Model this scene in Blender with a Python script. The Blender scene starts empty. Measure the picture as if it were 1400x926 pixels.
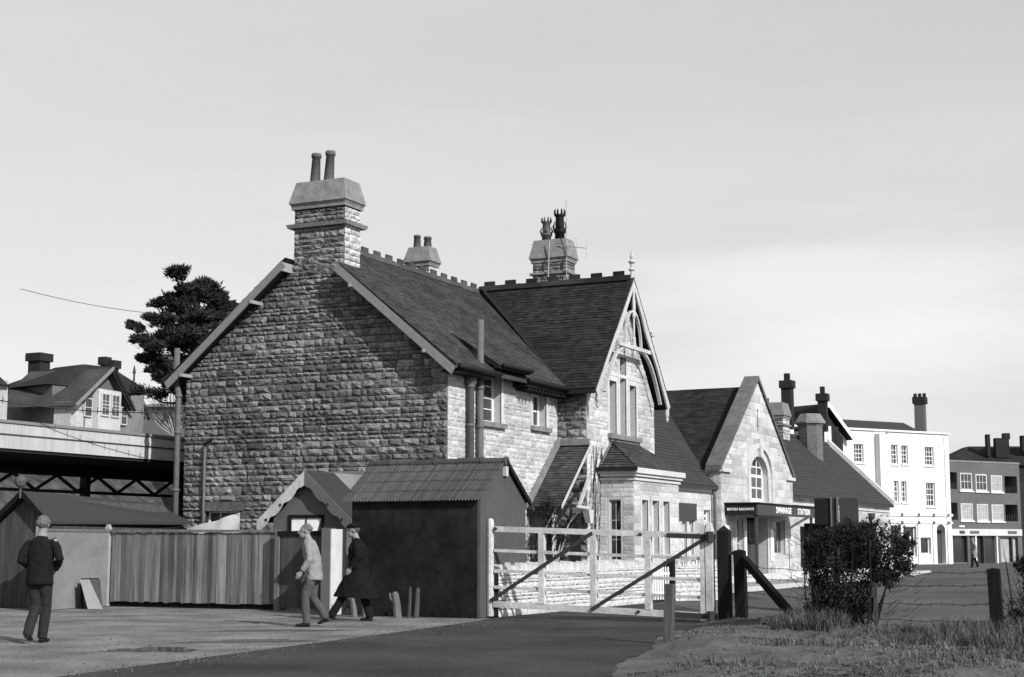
import bpy, math, random
import numpy as np
from mathutils import Vector, Matrix
R = random.Random(11)
NR = np.random.default_rng(5)
rad = math.radians
S = bpy.context.scene
COL = S.collection

# ------------------------------------------------------------------ camera, sky, sun, exposure
# world axes: x runs along the stone gable wall (right), y along the sunny street front (away), house corner at 0,0
TH = rad(25.5)
cam_d = bpy.data.cameras.new("camera"); cam = bpy.data.objects.new("camera", cam_d); COL.objects.link(cam)
cam.location = (16.153, -30.519, 1.35)
cam.rotation_euler = (math.pi/2 + math.atan(280/2100), 0, TH)
cam_d.sensor_width = 36; cam_d.lens = 54; cam_d.clip_end = 3000; cam_d.clip_start = .1
S.camera = cam
SUN_EL = rad(31); SUN_AZ = rad(-27)           # azimuth measured from +x; the sun stands to the right of the gable wall
sdir = Vector((math.cos(SUN_AZ)*math.cos(SUN_EL), math.sin(SUN_AZ)*math.cos(SUN_EL), math.sin(SUN_EL)))
w = bpy.data.worlds.new("World"); S.world = w; w.use_nodes = True
nt = w.node_tree; nt.nodes.clear()
def nn(nt, t, **k):
    n = nt.nodes.new(t)
    for a, b in k.items(): setattr(n, a, b)
    return n
sky = nn(nt, 'ShaderNodeTexSky', sky_type='NISHITA', sun_disc=False, sun_elevation=SUN_EL,
         sun_rotation=math.pi/2 - SUN_AZ, air_density=1.0, dust_density=2.2, ozone_density=1.0)
bw = nn(nt, 'ShaderNodeRGBToBW'); nt.links.new(sky.outputs[0], bw.inputs[0])
tc = nn(nt, 'ShaderNodeTexCoord'); mp = nn(nt, 'ShaderNodeMapping'); mp.inputs['Scale'].default_value = (1.2, 1.2, 7)
nz = nn(nt, 'ShaderNodeTexNoise'); nz.inputs['Scale'].default_value = 1.6; nz.inputs['Detail'].default_value = 5
mr = nn(nt, 'ShaderNodeMapRange'); mr.inputs[1].default_value = .45; mr.inputs[2].default_value = .75; mr.inputs[3].default_value = 0; mr.inputs[4].default_value = .10
nt.links.new(tc.outputs['Generated'], mp.inputs[0]); nt.links.new(mp.outputs[0], nz.inputs['Vector']); nt.links.new(nz.outputs['Fac'], mr.inputs[0])
pw = nn(nt, 'ShaderNodeMath', operation='POWER'); pw.inputs[1].default_value = .42   # the film flattens the sky
nt.links.new(bw.outputs[0], pw.inputs[0])
ml = nn(nt, 'ShaderNodeMath', operation='MULTIPLY'); ml.inputs[1].default_value = 3.05; nt.links.new(pw.outputs[0], ml.inputs[0])
ad = nn(nt, 'ShaderNodeMath', operation='ADD'); ad.inputs[1].default_value = 1.0; nt.links.new(mr.outputs[0], ad.inputs[0])
m2 = nn(nt, 'ShaderNodeMath', operation='MULTIPLY'); nt.links.new(ml.outputs[0], m2.inputs[0]); nt.links.new(ad.outputs[0], m2.inputs[1])
vd = nn(nt, 'ShaderNodeVectorMath', operation='DISTANCE'); mq = nn(nt, 'ShaderNodeMapping'); mq.inputs['Scale'].default_value = (1, 1, 3.2)
wn = nn(nt, 'ShaderNodeTexNoise'); wn.inputs['Scale'].default_value = 5; wn.inputs['Detail'].default_value = 6
nt.links.new(mp.outputs[0], wn.inputs['Vector'])
nt.links.new(tc.outputs['Generated'], mq.inputs[0]); nt.links.new(mq.outputs[0], vd.inputs[0])
_cd = (-math.sin(TH - .25), math.cos(TH - .25), .155*3.2); vd.inputs[1].default_value = _cd
sb_ = nn(nt, 'ShaderNodeMath', operation='MULTIPLY_ADD'); nt.links.new(wn.outputs['Fac'], sb_.inputs[0]); sb_.inputs[1].default_value = .28; nt.links.new(vd.outputs['Value'], sb_.inputs[2])
cr = nn(nt, 'ShaderNodeMapRange', interpolation_type='SMOOTHSTEP'); cr.inputs[1].default_value = .17; cr.inputs[2].default_value = .36; cr.inputs[3].default_value = 1.17; cr.inputs[4].default_value = 1.0
nt.links.new(sb_.outputs[0], cr.inputs[0]); m3 = nn(nt, 'ShaderNodeMath', operation='MULTIPLY'); nt.links.new(m2.outputs[0], m3.inputs[0]); nt.links.new(cr.outputs[0], m3.inputs[1]); m2 = m3
bg = nn(nt, 'ShaderNodeBackground'); bg.inputs[1].default_value = .13; nt.links.new(m2.outputs[0], bg.inputs[0])
ow = nn(nt, 'ShaderNodeOutputWorld'); nt.links.new(bg.outputs[0], ow.inputs[0])
sl = bpy.data.lights.new("sun", 'SUN'); sl.energy = 5.0; sl.angle = rad(.5); sl.color = (1, 1, 1)
so = bpy.data.objects.new("sun", sl); COL.objects.link(so); so.rotation_euler = sdir.to_track_quat('Z', 'Y').to_euler()
S.view_settings.view_transform = 'Standard'; S.view_settings.look = 'None'
S.view_settings.exposure = 0.12; S.view_settings.gamma = 1; S.view_settings.use_curve_mapping = False
S.render.resolution_x = 1024; S.render.resolution_y = 677

# ------------------------------------------------------------------ materials (a black-and-white world)
MATS = {}
def mat(name, c, var=0.0, amp=.25, sc=3.0, rough=.9, bump=0.0, bsc=30, streak=0, metal=0, spec=.12, amp2=0, sc2=.6):
    m = bpy.data.materials.new(name); m.use_nodes = True; t = m.node_tree; L = t.links.new
    p = t.nodes['Principled BSDF']; p.inputs['Roughness'].default_value = rough; p.inputs['Metallic'].default_value = metal
    p.inputs['Specular IOR Level'].default_value = spec
    g = nn(t, 'ShaderNodeNewGeometry')
    src = g.outputs['Position']
    if streak:
        mpp = nn(t, 'ShaderNodeMapping'); mpp.inputs['Scale'].default_value = (1, 1, streak); L(src, mpp.inputs[0]); src2 = mpp.outputs[0]
    else: src2 = src
    n1 = nn(t, 'ShaderNodeTexNoise'); n1.inputs['Scale'].default_value = sc; n1.inputs['Detail'].default_value = 6; n1.inputs['Roughness'].default_value = .65; L(src2, n1.inputs['Vector'])
    a = nn(t, 'ShaderNodeMapRange'); a.inputs[1].default_value = .25; a.inputs[2].default_value = .75; a.inputs[3].default_value = 1-amp; a.inputs[4].default_value = 1+amp; L(n1.outputs['Fac'], a.inputs[0])
    out = a.outputs[0]
    if amp2:
        n2 = nn(t, 'ShaderNodeTexNoise'); n2.inputs['Scale'].default_value = sc2; n2.inputs['Detail'].default_value = 3; L(src, n2.inputs['Vector'])
        b = nn(t, 'ShaderNodeMapRange'); b.inputs[1].default_value = .3; b.inputs[2].default_value = .7; b.inputs[3].default_value = 1-amp2; b.inputs[4].default_value = 1+amp2; L(n2.outputs['Fac'], b.inputs[0])
        q = nn(t, 'ShaderNodeMath', operation='MULTIPLY'); L(out, q.inputs[0]); L(b.outputs[0], q.inputs[1]); out = q.outputs[0]
    if var:
        at = nn(t, 'ShaderNodeAttribute', attribute_name='rnd')
        v = nn(t, 'ShaderNodeMapRange'); v.inputs[3].default_value = 1-var; v.inputs[4].default_value = 1+var; L(at.outputs['Fac'], v.inputs[0])
        q = nn(t, 'ShaderNodeMath', operation='MULTIPLY'); L(out, q.inputs[0]); L(v.outputs[0], q.inputs[1]); out = q.outputs[0]
    q = nn(t, 'ShaderNodeMath', operation='MULTIPLY'); L(out, q.inputs[0]); q.inputs[1].default_value = c
    L(q.outputs[0], p.inputs['Base Color'])
    if bump:
        n3 = nn(t, 'ShaderNodeTexNoise'); n3.inputs['Scale'].default_value = bsc; n3.inputs['Detail'].default_value = 5; L(src2, n3.inputs['Vector'])
        bm = nn(t, 'ShaderNodeBump'); bm.inputs['Strength'].default_value = bump; bm.inputs['Distance'].default_value = .03
        L(n3.outputs['Fac'], bm.inputs['Height']); L(bm.outputs[0], p.inputs['Normal'])
    MATS[name] = m; return m
mat('stone_rough', .14, var=.48, amp=.5, sc=12, bump=1.0, bsc=24, amp2=.36, sc2=.42)  # weathered, and darkened further to hold the shade of walls off the sun
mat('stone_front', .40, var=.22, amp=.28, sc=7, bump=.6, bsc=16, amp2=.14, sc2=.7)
mat('stone_smooth', .46, var=.05, amp=.14, sc=5, bump=.2, bsc=25, amp2=.08)
mat('stone_cap', .17, var=.1, amp=.35, sc=5, bump=.4, bsc=18)
mat('coping_shaded', .10, var=.15, amp=.35, sc=5, bump=.4, bsc=18)  # darker than stone_cap: the shade of the coping slope is put into the colour
mat('pane_pale', .30, amp=.3, sc=2, rough=.2)
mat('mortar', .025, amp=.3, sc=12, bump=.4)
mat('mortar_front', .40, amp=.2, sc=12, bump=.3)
mat('tile_dark', .021, var=.35, amp=.3, sc=10, bump=.3, amp2=.2, sc2=1)  # darker than the main roof tile: shade of the turned slopes is in the colour
mat('tile_worn', .046, var=.28, amp=.35, sc=7, bump=.4, amp2=.25, sc2=.8)
mat('slate_flat', .038, var=.12, amp=.15, sc=8, bump=.2)
mat('clay', .06, var=.25, amp=.3, sc=8, bump=.3)
mat('clay_pot', .09, amp=.25, sc=8, bump=.1)
mat('paint_white', .72, amp=.10, sc=9, rough=.6, amp2=.06)
mat('trim_dull', .42, amp=.22, sc=9, rough=.7, bump=.15, amp2=.12)
mat('paint_worn', .40, var=.1, amp=.30, sc=14, rough=.75, bump=.2, amp2=.2, sc2=2)
mat('paint_grey', .18, amp=.15, sc=8, rough=.6)
mat('pipe_grey', .10, amp=.2, sc=6, rough=.55)
mat('gutter_dark', .015, amp=.3, sc=6, rough=.6)
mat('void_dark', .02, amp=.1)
mat('tar', .012, amp=.55, sc=5, rough=.8, bump=.5, bsc=12, amp2=.55, sc2=.9)
mat('render_grey', .068, amp=.12, sc=5, bump=.25, bsc=40, amp2=.12, sc2=1.2)
mat('render_mid', .10, amp=.1, sc=5, bump=.15, bsc=40, amp2=.08)
mat('post_pale', .26, amp=.15, sc=5, bump=.15)
mat('panel_light', .17, amp=.14, sc=4, bump=.15, bsc=50, amp2=.14, sc2=1.4)
mat('corrugated', .055, var=.18, amp=.25, sc=9, bump=.3, amp2=.15)
mat('fence_wood', .125, var=.5, amp=.5, sc=13, bump=.5, bsc=14, streak=.08, amp2=.12)
mat('dark_wood', .009, var=.2, amp=.4, sc=9, bump=.5, bsc=20, streak=.15)
mat('grey_wood', .055, var=.2, amp=.4, sc=8, bump=.4, bsc=14, streak=.15)
mat('pale_wood', .12, var=.15, amp=.3, sc=8, bump=.3, bsc=14, streak=.2)
mat('iron', .035, amp=.3, sc=8, rough=.6)
mat('wire', .06, amp=.1, rough=.5, metal=.5)
mat('wire_faint', .30, amp=.1, rough=.5)
mat('glass', .03, amp=.05, rough=.06, spec=.8)
mat('curtain', .75, amp=.15, sc=12)
mat('sign_dark', .015, amp=.15, sc=3, rough=.5)
mat('sign_mid', .05, amp=.1, sc=3, rough=.5)
mat('letter', .75, amp=.05)
mat('poster', .80, amp=.08, sc=5)
mat('tarmac', .044, amp=.38, sc=16, bump=.9, bsc=40, amp2=.34, sc2=.6)
mat('tarmac_worn', .075, amp=.3, sc=12, bump=.6, bsc=30, amp2=.3, sc2=.25)
mat('yard_gravel', .15, amp=.22, sc=14, bump=.5, bsc=38, amp2=.38, sc2=.9)
mat('gravel_bits', .09, var=.6, amp=.2)
mat('earth', .085, amp=.35, sc=6, bump=.6, bsc=20, amp2=.25, sc2=.9)
mat('pavement', .26, amp=.12, sc=8, bump=.2)
mat('kerb', .42, amp=.15, sc=8, bump=.2)
mat('puddle', .03, amp=.2, rough=.08, spec=.6)
mat('grass', .085, var=.6, amp=.2, sc=2, rough=.8, amp2=.35, sc2=.6)
mat('leaf_dark', .018, var=.6, amp=.2, sc=4, rough=.6)
mat('needle', .022, var=.5, amp=.2, sc=2, rough=.8)
mat('bark', .018, amp=.3, sc=8, bump=.4)
mat('bark_pale', .3, amp=.2, sc=8)
mat('skin', .20, amp=.08, sc=10, rough=.6)
mat('suit_dark', .008, amp=.25, sc=14, bump=.2, bsc=60)
mat('trouser_grey', .02, amp=.2, sc=14, bump=.2, bsc=60)
mat('jacket_light', .20, amp=.12, sc=9, bump=.2, bsc=40)
mat('trouser_mid', .06, amp=.3, sc=6)
mat('overcoat', .006, amp=.25, sc=10)
mat('hair_grey', .11, amp=.4, sc=40, bump=.5, bsc=60)
mat('hair_dark', .06, amp=.3, sc=30)
mat('shoe', .012, amp=.1, rough=.35)
mat('stucco', .60, amp=.10, sc=1.5, bump=.15, amp2=.06, streak=.3)
mat('brick_far', .10, amp=.10, sc=4, amp2=.08)
mat('brick_dark', .022, amp=.25, sc=5)
mat('concrete_white', .40, amp=.16, sc=5, streak=.12, amp2=.12)
mat('embank', .05, amp=.7, sc=1.5, bump=.8, bsc=6, amp2=.4, sc2=2)
mat('hill', .05, amp=.3, sc=.3)

# ------------------------------------------------------------------ mesh builder
class MB:
    def __init__(s): s.v = []; s.f = []; s.r = []; s.cur = .5; s.sm = False
    def rn(s): s.cur = R.random(); return s
    def face(s, pts):
        n = len(s.v); s.v += [tuple(p) for p in pts]; s.f.append(tuple(range(n, n+len(pts)))); s.r.append(s.cur)
    def add(s, vs, fs):
        n = len(s.v); s.v += [tuple(p) for p in vs]
        for f in fs: s.f.append(tuple(i+n for i in f)); s.r.append(s.cur)
    def hexa(s, b, t):  # 4 bottom pts, 4 top pts
        s.add(list(b)+list(t), [(3,2,1,0),(4,5,6,7),(0,1,5,4),(1,2,6,5),(2,3,7,6),(3,0,4,7)]); return s
    def box(s, x0,x1,y0,y1,z0,z1):
        return s.hexa([(x0,y0,z0),(x1,y0,z0),(x1,y1,z0),(x0,y1,z0)],[(x0,y0,z1),(x1,y0,z1),(x1,y1,z1),(x0,y1,z1)])
    def prism(s, pts, ext):
        n = len(pts); e = Vector(ext); P = [Vector(p) for p in pts]; Q = [p+e for p in P]
        s.add(P+Q, [tuple(range(n))[::-1], tuple(range(n, 2*n))] + [(i,(i+1)%n,n+(i+1)%n,n+i) for i in range(n)]); return s
    def beam(s, p, q, w, h, up=(0,0,1)):
        p = Vector(p); q = Vector(q); d = (q-p).normalized(); u = Vector(up); sx = d.cross(u)
        if sx.length < 1e-4: sx = d.cross(Vector((1,0,0)))
        sx.normalize(); uz = sx.cross(d).normalized(); a = sx*w/2; b = uz*h/2
        return s.hexa([p-a-b,p+a-b,p+a+b,p-a+b],[q-a-b,q+a-b,q+a+b,q-a+b])
    def tube(s, path, r, n=8, cap=True):
        P = [Vector(p) for p in path]; m = len(P)
        rr = r if isinstance(r, (list, tuple)) else [r]*m
        base = len(s.v); px = None
        for i, p in enumerate(P):
            d = (P[min(i+1,m-1)]-P[max(i-1,0)]).normalized()
            if px is None:
                px = d.cross(Vector((0,0,1)))
                if px.length < .05: px = d.cross(Vector((1,0,0)))
            px = (px - d*px.dot(d)).normalized(); py = d.cross(px)
            for k in range(n):
                a = 2*math.pi*k/n; s.v.append(tuple(p + (px*math.cos(a)+py*math.sin(a))*rr[i]))
        for i in range(m-1):
            for k in range(n):
                a = base+i*n+k; b = base+i*n+(k+1)%n; s.f.append((a,b,b+n,a+n)); s.r.append(s.cur)
        if cap:
            s.f.append(tuple(base+k for k in range(n))[::-1]); s.r.append(s.cur)
            s.f.append(tuple(base+(m-1)*n+k for k in range(n))); s.r.append(s.cur)
        return s
    def lathe(s, c, prof, n=12):
        return s.tube([(c[0],c[1],c[2]+z+1e-4*i) for i,(r,z) in enumerate(prof)], [r for r,z in prof], n)
    def build(s, name, m, parent=None, smooth=False, kind=None, wo=None):
        me = bpy.data.meshes.new(name); off = Vector(WL[parent]) if parent else Vector(wo or (0,0,0))
        if off.length > 0:
            A = np.array(s.v, dtype=float) - np.array(off); vv = A.tolist()
        else: vv = s.v
        me.from_pydata(vv, [], s.f)
        at = me.attributes.new('rnd', 'FLOAT', 'FACE'); at.data.foreach_set('value', s.r)
        if smooth: me.polygons.foreach_set('use_smooth', [True]*len(me.polygons))
        me.materials.append(MATS[m]); me.update()
        o = bpy.data.objects.new(name, me); COL.objects.link(o)
        if parent: o.parent = parent; WL[o] = tuple(off)
        else: o.location = off; WL[o] = tuple(off)
        if kind: o['kind'] = kind
        return o
WL = {}
def thing(name, label, cat, loc=(0,0,0), group=None):
    o = bpy.data.objects.new(name, None); COL.objects.link(o); o.location = loc; o.empty_display_size = .3
    o['label'] = label; o['category'] = cat
    if group: o['group'] = group
    WL[o] = tuple(loc); return o
def tag(o, label, cat, group=None):
    o['label'] = label; o['category'] = cat
    if group: o['group'] = group
    return o
def place(o, loc, rz=0): o.location = loc; o.rotation_euler = (0,0,rz); return o
def dup(root, loc, rz, label=None):
    r = root.copy(); COL.objects.link(r); r.location = loc; r.rotation_euler = (0,0,rz)
    if label: r['label'] = label
    for ch in list(root.children):
        c = ch.copy(); COL.objects.link(c); c.parent = r
        for g in list(ch.children): d = g.copy(); COL.objects.link(d); d.parent = c
    return r
class Fr:  # a wall plane: u along it, z up, d outward
    def __init__(s, o, U, n): s.o = Vector(o); s.U = Vector(U).normalized(); s.n = Vector(n).normalized()
    def p(s, u, z, d=0): return s.o + s.U*u + Vector((0,0,z)) + s.n*d
    def box(s, mb, u0,u1,z0,z1,d0,d1):
        return mb.hexa([s.p(u0,z0,d0),s.p(u1,z0,d0),s.p(u1,z0,d1),s.p(u0,z0,d1)],[s.p(u0,z1,d0),s.p(u1,z1,d0),s.p(u1,z1,d1),s.p(u0,z1,d1)])
    def prism(s, mb, uz, d0, d1): return mb.prism([s.p(u,z,d0) for u,z in uz], s.n*(d1-d0))
GAB = Fr((0,0,0),(1,0,0),(0,-1,0))
def FX(x): return Fr((x,0,0),(0,1,0),(1,0,0))
def FY(y): return Fr((0,y,0),(1,0,0),(0,-1,0))
def wallcells(mb, fr, u0,u1,z0,z1, holes=(), th=.35):
    us = sorted({u0,u1,*[h[0] for h in holes],*[h[1] for h in holes]}); zs = sorted({z0,z1,*[h[2] for h in holes],*[h[3] for h in holes]})
    for a,b in zip(us,us[1:]):
        run = None
        for c,d in zip(zs,zs[1:]):
            mu,mz = (a+b)/2,(c+d)/2
            if any(h[0]<mu<h[1] and h[2]<mz<h[3] for h in holes):
                if run: fr.box(mb,a,b,run[0],run[1],-th,0); run=None
            else: run = (run[0],d) if run else (c,d)
        if run: fr.box(mb,a,b,run[0],run[1],-th,0)
def clip(poly, a, b):   # keep left of a->b
    out = []; n = len(poly)
    def sd(p): return (b[0]-a[0])*(p[1]-a[1])-(b[1]-a[1])*(p[0]-a[0])
    for i in range(n):
        p,q = poly[i],poly[(i+1)%n]; sp,sq = sd(p),sd(q)
        if sp>=0: out.append(p)
        if sp*sq<0: t = sp/(sp-sq); out.append((p[0]+(q[0]-p[0])*t,p[1]+(q[1]-p[1])*t))
    return out
def area(p): return .5*sum(p[i][0]*p[(i+1)%len(p)][1]-p[(i+1)%len(p)][0]*p[i][1] for i in range(len(p)))
def stone_geo(mb, fr, poly, proud, rough):
    cu = sum(p[0] for p in poly)/len(poly); cz = sum(p[1] for p in poly)/len(poly)
    W = max(p[0] for p in poly)-min(p[0] for p in poly); H = max(p[1] for p in poly)-min(p[1] for p in poly)
    mb.rn(); j = .006*(1+rough*.8); n = len(poly)
    base = [fr.p(u,z,-.01) for u,z in poly]
    edge = [fr.p(u+R.uniform(-j,j),z+R.uniform(-j,j),proud*R.uniform(.25,.6)) for u,z in poly]
    ins = min(.03+.02*rough, H*.22, W*.22)
    def shr(u,z):
        return (u+ (ins if u<cu else -ins)*R.uniform(.5,1.4), z+(ins if z<cz else -ins)*R.uniform(.5,1.4))
    inn = [fr.p(*shr(u,z), proud*R.uniform(.7,1.2) if rough else proud) for u,z in poly]
    if n == 4 and rough and rough != .5:
        u0,z0=poly[0]; u1,z1=poly[2]; nx = 4 if W>H*1.7 else 3; ny = 3 if H>.13 else 2
        vs=[]; fs=[]
        for jj in range(ny+1):
            for ii in range(nx+1):
                tu=ii/nx; tv=jj/ny; brd=(ii in(0,nx))or(jj in(0,ny))
                uu=u0+(u1-u0)*tu+(R.uniform(-.3,.3)*W/nx if 0<ii<nx else R.uniform(-.006,.006)); vv=z0+(z1-z0)*tv+(R.uniform(-.25,.25)*H/ny if 0<jj<ny else R.uniform(-.006,.006))
                dd=proud*(R.uniform(.15,.75) if brd else R.uniform(.6,1.9))
                vs.append(fr.p(uu,vv,dd))
        for jj in range(ny):
            for ii in range(nx):
                a=jj*(nx+1)+ii
                fs += [(a,a+1,a+nx+2),(a,a+nx+2,a+nx+1)] if R.random()<.5 else [(a,a+1,a+nx+1),(a+1,a+nx+2,a+nx+1)]
        k=len(vs); ring_=[i for i in range(nx+1)]+[nx+(nx+1)*j2 for j2 in range(1,ny+1)]+[ny*(nx+1)+i for i in range(nx-1,-1,-1)]+[(nx+1)*j2 for j2 in range(ny-1,0,-1)]
        for q in (0,nx,ny*(nx+1)+nx,ny*(nx+1)): pass
        m=len(ring_)
        bb=[]
        for q in ring_:
            ii=q%(nx+1); jj=q//(nx+1); bb.append(fr.p(u0+(u1-u0)*ii/nx,z0+(z1-z0)*jj/ny,-.01))
        vs+=bb
        for q in range(m): fs.append((k+q,k+(q+1)%m,ring_[(q+1)%m],ring_[q]))
    elif n == 4 and W > H*1.1 and rough:
        c1 = fr.p(cu-W*R.uniform(.12,.28), cz+H*R.uniform(-.2,.2), proud*R.uniform(.7,1.9)); c2 = fr.p(cu+W*R.uniform(.12,.28), cz+H*R.uniform(-.2,.2), proud*R.uniform(.7,1.9))
        vs = base+edge+inn+[c1,c2]; fs = []
        for i in range(4): k=(i+1)%4; fs += [(i,k,4+k,4+i),(4+i,4+k,8+k,8+i)]
        # poly order: (u0,z0),(u1,z0),(u1,z1),(u0,z1)
        fs += [(8,9,13,12),(9,10,13),(10,11,12,13),(11,8,12)]
    else:
        c = fr.p(cu+W*R.uniform(-.15,.15), cz+H*R.uniform(-.15,.15), proud*(R.uniform(.8,1.6) if rough else 1.05))
        vs = base+edge+inn+[c]; fs = []
        for i in range(n): k=(i+1)%n; fs += [(i,k,n+k,n+i),(n+i,n+k,2*n+k,2*n+i),(2*n+i,2*n+k,3*n)]
    mb.add(vs, fs)
def stones(fr, outline, holes=(), ch=(.14,.2), cw=(.22,.5), proud=.04, rough=1, gap=.008, zb=None):
    """course a convex outline (counter-clockwise in u,z) with stones; returns polygons"""
    z0 = min(p[1] for p in outline); z1 = max(p[1] for p in outline); u0 = min(p[0] for p in outline); u1 = max(p[0] for p in outline)
    brk = sorted({z0,z1,*[h[2] for h in holes if z0<h[2]<z1],*[h[3] for h in holes if z0<h[3]<z1]})
    zs = [z0]
    for a,b in zip(brk,brk[1:]):
        z = a; hs = []
        while z < b-1e-6:
            t = (z-z0)/(z1-z0); hh = R.choice((R.uniform(*ch),R.uniform(*ch),ch[0]*.85))*(1.15-.35*t if rough==1 else 1); hs.append(hh); z += hh
        k = (b-a)/sum(hs); z = a
        for hh in hs: z += hh*k; zs.append(z)
    out = []
    for a,b in zip(zs,zs[1:]):
        mz=(a+b)/2; iv=[(u0,u1)]
        for h in holes:
            if h[2]-1e-4<mz<h[3]+1e-4:
                nv=[]
                for p,q in iv:
                    if h[1]<=p or h[0]>=q: nv.append((p,q))
                    else:
                        if h[0]>p: nv.append((p,h[0]))
                        if h[1]<q: nv.append((h[1],q))
                iv=nv
        for p,q in iv:
            us=[p]; u=p-R.uniform(0,cw[0])*.5
            while True:
                u+=R.uniform(*cw)*(1.0 if b-a>.12 else .8)
                if u>=q-.1: break
                if u>p+.08: us.append(u)
            us.append(q)
            for c,d in zip(us,us[1:]):
                g=gap; poly=[(c+g,a+g),(d-g,a+g),(d-g,b-g),(c+g,b-g)]
                for i in range(len(outline)):
                    poly=clip(poly,outline[i],outline[(i+1)%len(outline)])
                    if len(poly)<3: break
                if len(poly)>=3 and area(poly)>.002:
                    # drop near-duplicate points
                    pp=[poly[0]]
                    for x in poly[1:]:
                        if abs(x[0]-pp[-1][0])+abs(x[1]-pp[-1][1])>.004: pp.append(x)
                    if len(pp)>=3: out.append((fr,pp,proud,rough))
    return out
CP = Vector(cam.location)
def emit_stones(items, budget, name='stone'):
    """items: (owner, matname, stone tuple, visible 0/1). the largest in view are single objects, the rest join"""
    sc = []
    for it in items:
        fr,poly,pr,ro = it[2]; u=sum(p[0] for p in poly)/len(poly); z=sum(p[1] for p in poly)/len(poly)
        P=fr.p(u,z); d=CP-P; a=abs(area(poly))*max(0,d.normalized().dot(fr.n))/d.length_squared
        sc.append(a*it[3])
    idx = sorted(range(len(items)), key=lambda i:-sc[i]); keep=set(i for i in idx[:budget] if sc[i]>0)
    rest={}
    for i,it in enumerate(items):
        if i in keep:
            mb=MB(); stone_geo(mb,*it[2]); mb.build(name, it[1], it[0])
        else:
            key=(it[0],it[1]); rest.setdefault(key,MB()); stone_geo(rest[key],*it[2])
    for (ow,mn),mb in rest.items(): mb.build(name,mn,ow,kind='stuff')
def tiles(mb, eave, U, up, LU, LS, tw=.17, g=.11, th=.014, keep=None, rough=1.0):
    """courses of tiles; eave = start of eave line, U along, up = unit up-slope"""
    e=Vector(eave); U=Vector(U).normalized(); up=Vector(up).normalized(); n=U.cross(up)
    if n.z<0: n=-n
    nr=int(LS/g)+1; nc=int(LU/tw)+1
    for i in range(nr):
        off=(i%2)*tw/2; wav=R.uniform(-.004,.004)
        for k in range(-1,nc):
            c0=max(0,k*tw+off); c1=min(LU,(k+1)*tw+off-.004)
            if c1-c0<.02: continue
            s0=i*g+R.uniform(-.006,.006)*rough; s1=min((i+1)*g+.02,LS+.02)
            p=e+U*((c0+c1)/2)+up*(s0+g/2)
            if keep and not keep(p): continue
            t=th+R.uniform(0,.007)*rough+wav
            a=e+U*c0+up*s0; b=e+U*c1+up*s0; c=e+U*c1+up*s1; d=e+U*c0+up*s1
            mb.rn(); mb.add([a,b,c+n*.003,d+n*.003,a+n*t,b+n*(t+R.uniform(-.003,.003)*rough)],[(4,5,2,3),(0,1,5,4),(1,2,5),(3,0,4)])
def window(owner, fr, u0,u1,z0,z1, nx=2,nz=2, rec=.2, fw=.05, bw=.02, m='paint_white', sash=True, curtain=None, glass='glass', pieces=True):
    mb=MB(); d=-rec
    fr.box(mb,u0,u0+fw,z0,z1,d-.06,d); fr.box(mb,u1-fw,u1,z0,z1,d-.06,d); fr.box(mb,u0+fw,u1-fw,z0,z0+fw*1.3,d-.06,d); fr.box(mb,u0+fw,u1-fw,z1-fw,z1,d-.06,d)
    if sash: zm=(z0+z1)/2; fr.box(mb,u0+fw,u1-fw,zm-.022,zm+.022,d-.05,d-.003)
    o=mb.build('window',m,owner)
    a,b,c,e=u0+fw,u1-fw,z0+fw*1.3,z1-fw
    g=MB(); have=False
    for i in range(1,nx): x=a+(b-a)*i/nx; fr.box(g,x-bw/2,x+bw/2,c,e,d-.045,d-.012); have=True
    for i in range(1,nz):
        z=c+(e-c)*i/nz
        if sash and abs(z-(z0+z1)/2)<.06: continue
        for j in range(nx): fr.box(g,a+(b-a)*j/nx+bw/2,a+(b-a)*(j+1)/nx-bw/2,z-bw/2,z+bw/2,d-.043,d-.014); have=True
    if have: g.build('glazing_bar',m,o)
    if pieces:
        for i in range(nx):
            for j in range(nz):
                p=MB(); x0=a+(b-a)*i/nx+.004; x1=a+(b-a)*(i+1)/nx-.004; y0=c+(e-c)*j/nz+.004; y1=c+(e-c)*(j+1)/nz-.004; t=R.uniform(-.004,.004)
                p.add([fr.p(x0,y0,d-.03+t),fr.p(x1,y0,d-.03-t),fr.p(x1,y1,d-.03),fr.p(x0,y1,d-.03),fr.p(x0,y0,d-.036),fr.p(x1,y0,d-.036),fr.p(x1,y1,d-.036),fr.p(x0,y1,d-.036)],[(0,1,2,3),(7,6,5,4),(0,4,5,1),(1,5,6,2),(2,6,7,3),(3,7,4,0)])
                p.build('pane',glass,o)
    else:
        p=MB(); fr.box(p,a,b,c,e,d-.036,d-.03); p.build('pane',glass,o)
    if curtain:
        q=MB(); zc=z1-(z1-z0)*curtain; fr.box(q,a,b,zc,e,d-.09,d-.08); q.build('curtain','curtain',o)
    q=MB(); fr.box(q,u0,u1,z0,z1,d-.30,d-.28); q.build('interior','void_dark',o)
    return o
def ring(fr,u0,u1,z0,z1,w,d0,d1,mb,sill=True):   # smooth stone surround
    fr.box(mb,u0-w,u0,z0,z1,d0,d1); fr.box(mb,u1,u1+w,z0,z1,d0,d1); fr.box(mb,u0-w,u1+w,z1,z1+w*1.3,d0,d1+.002)

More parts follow.
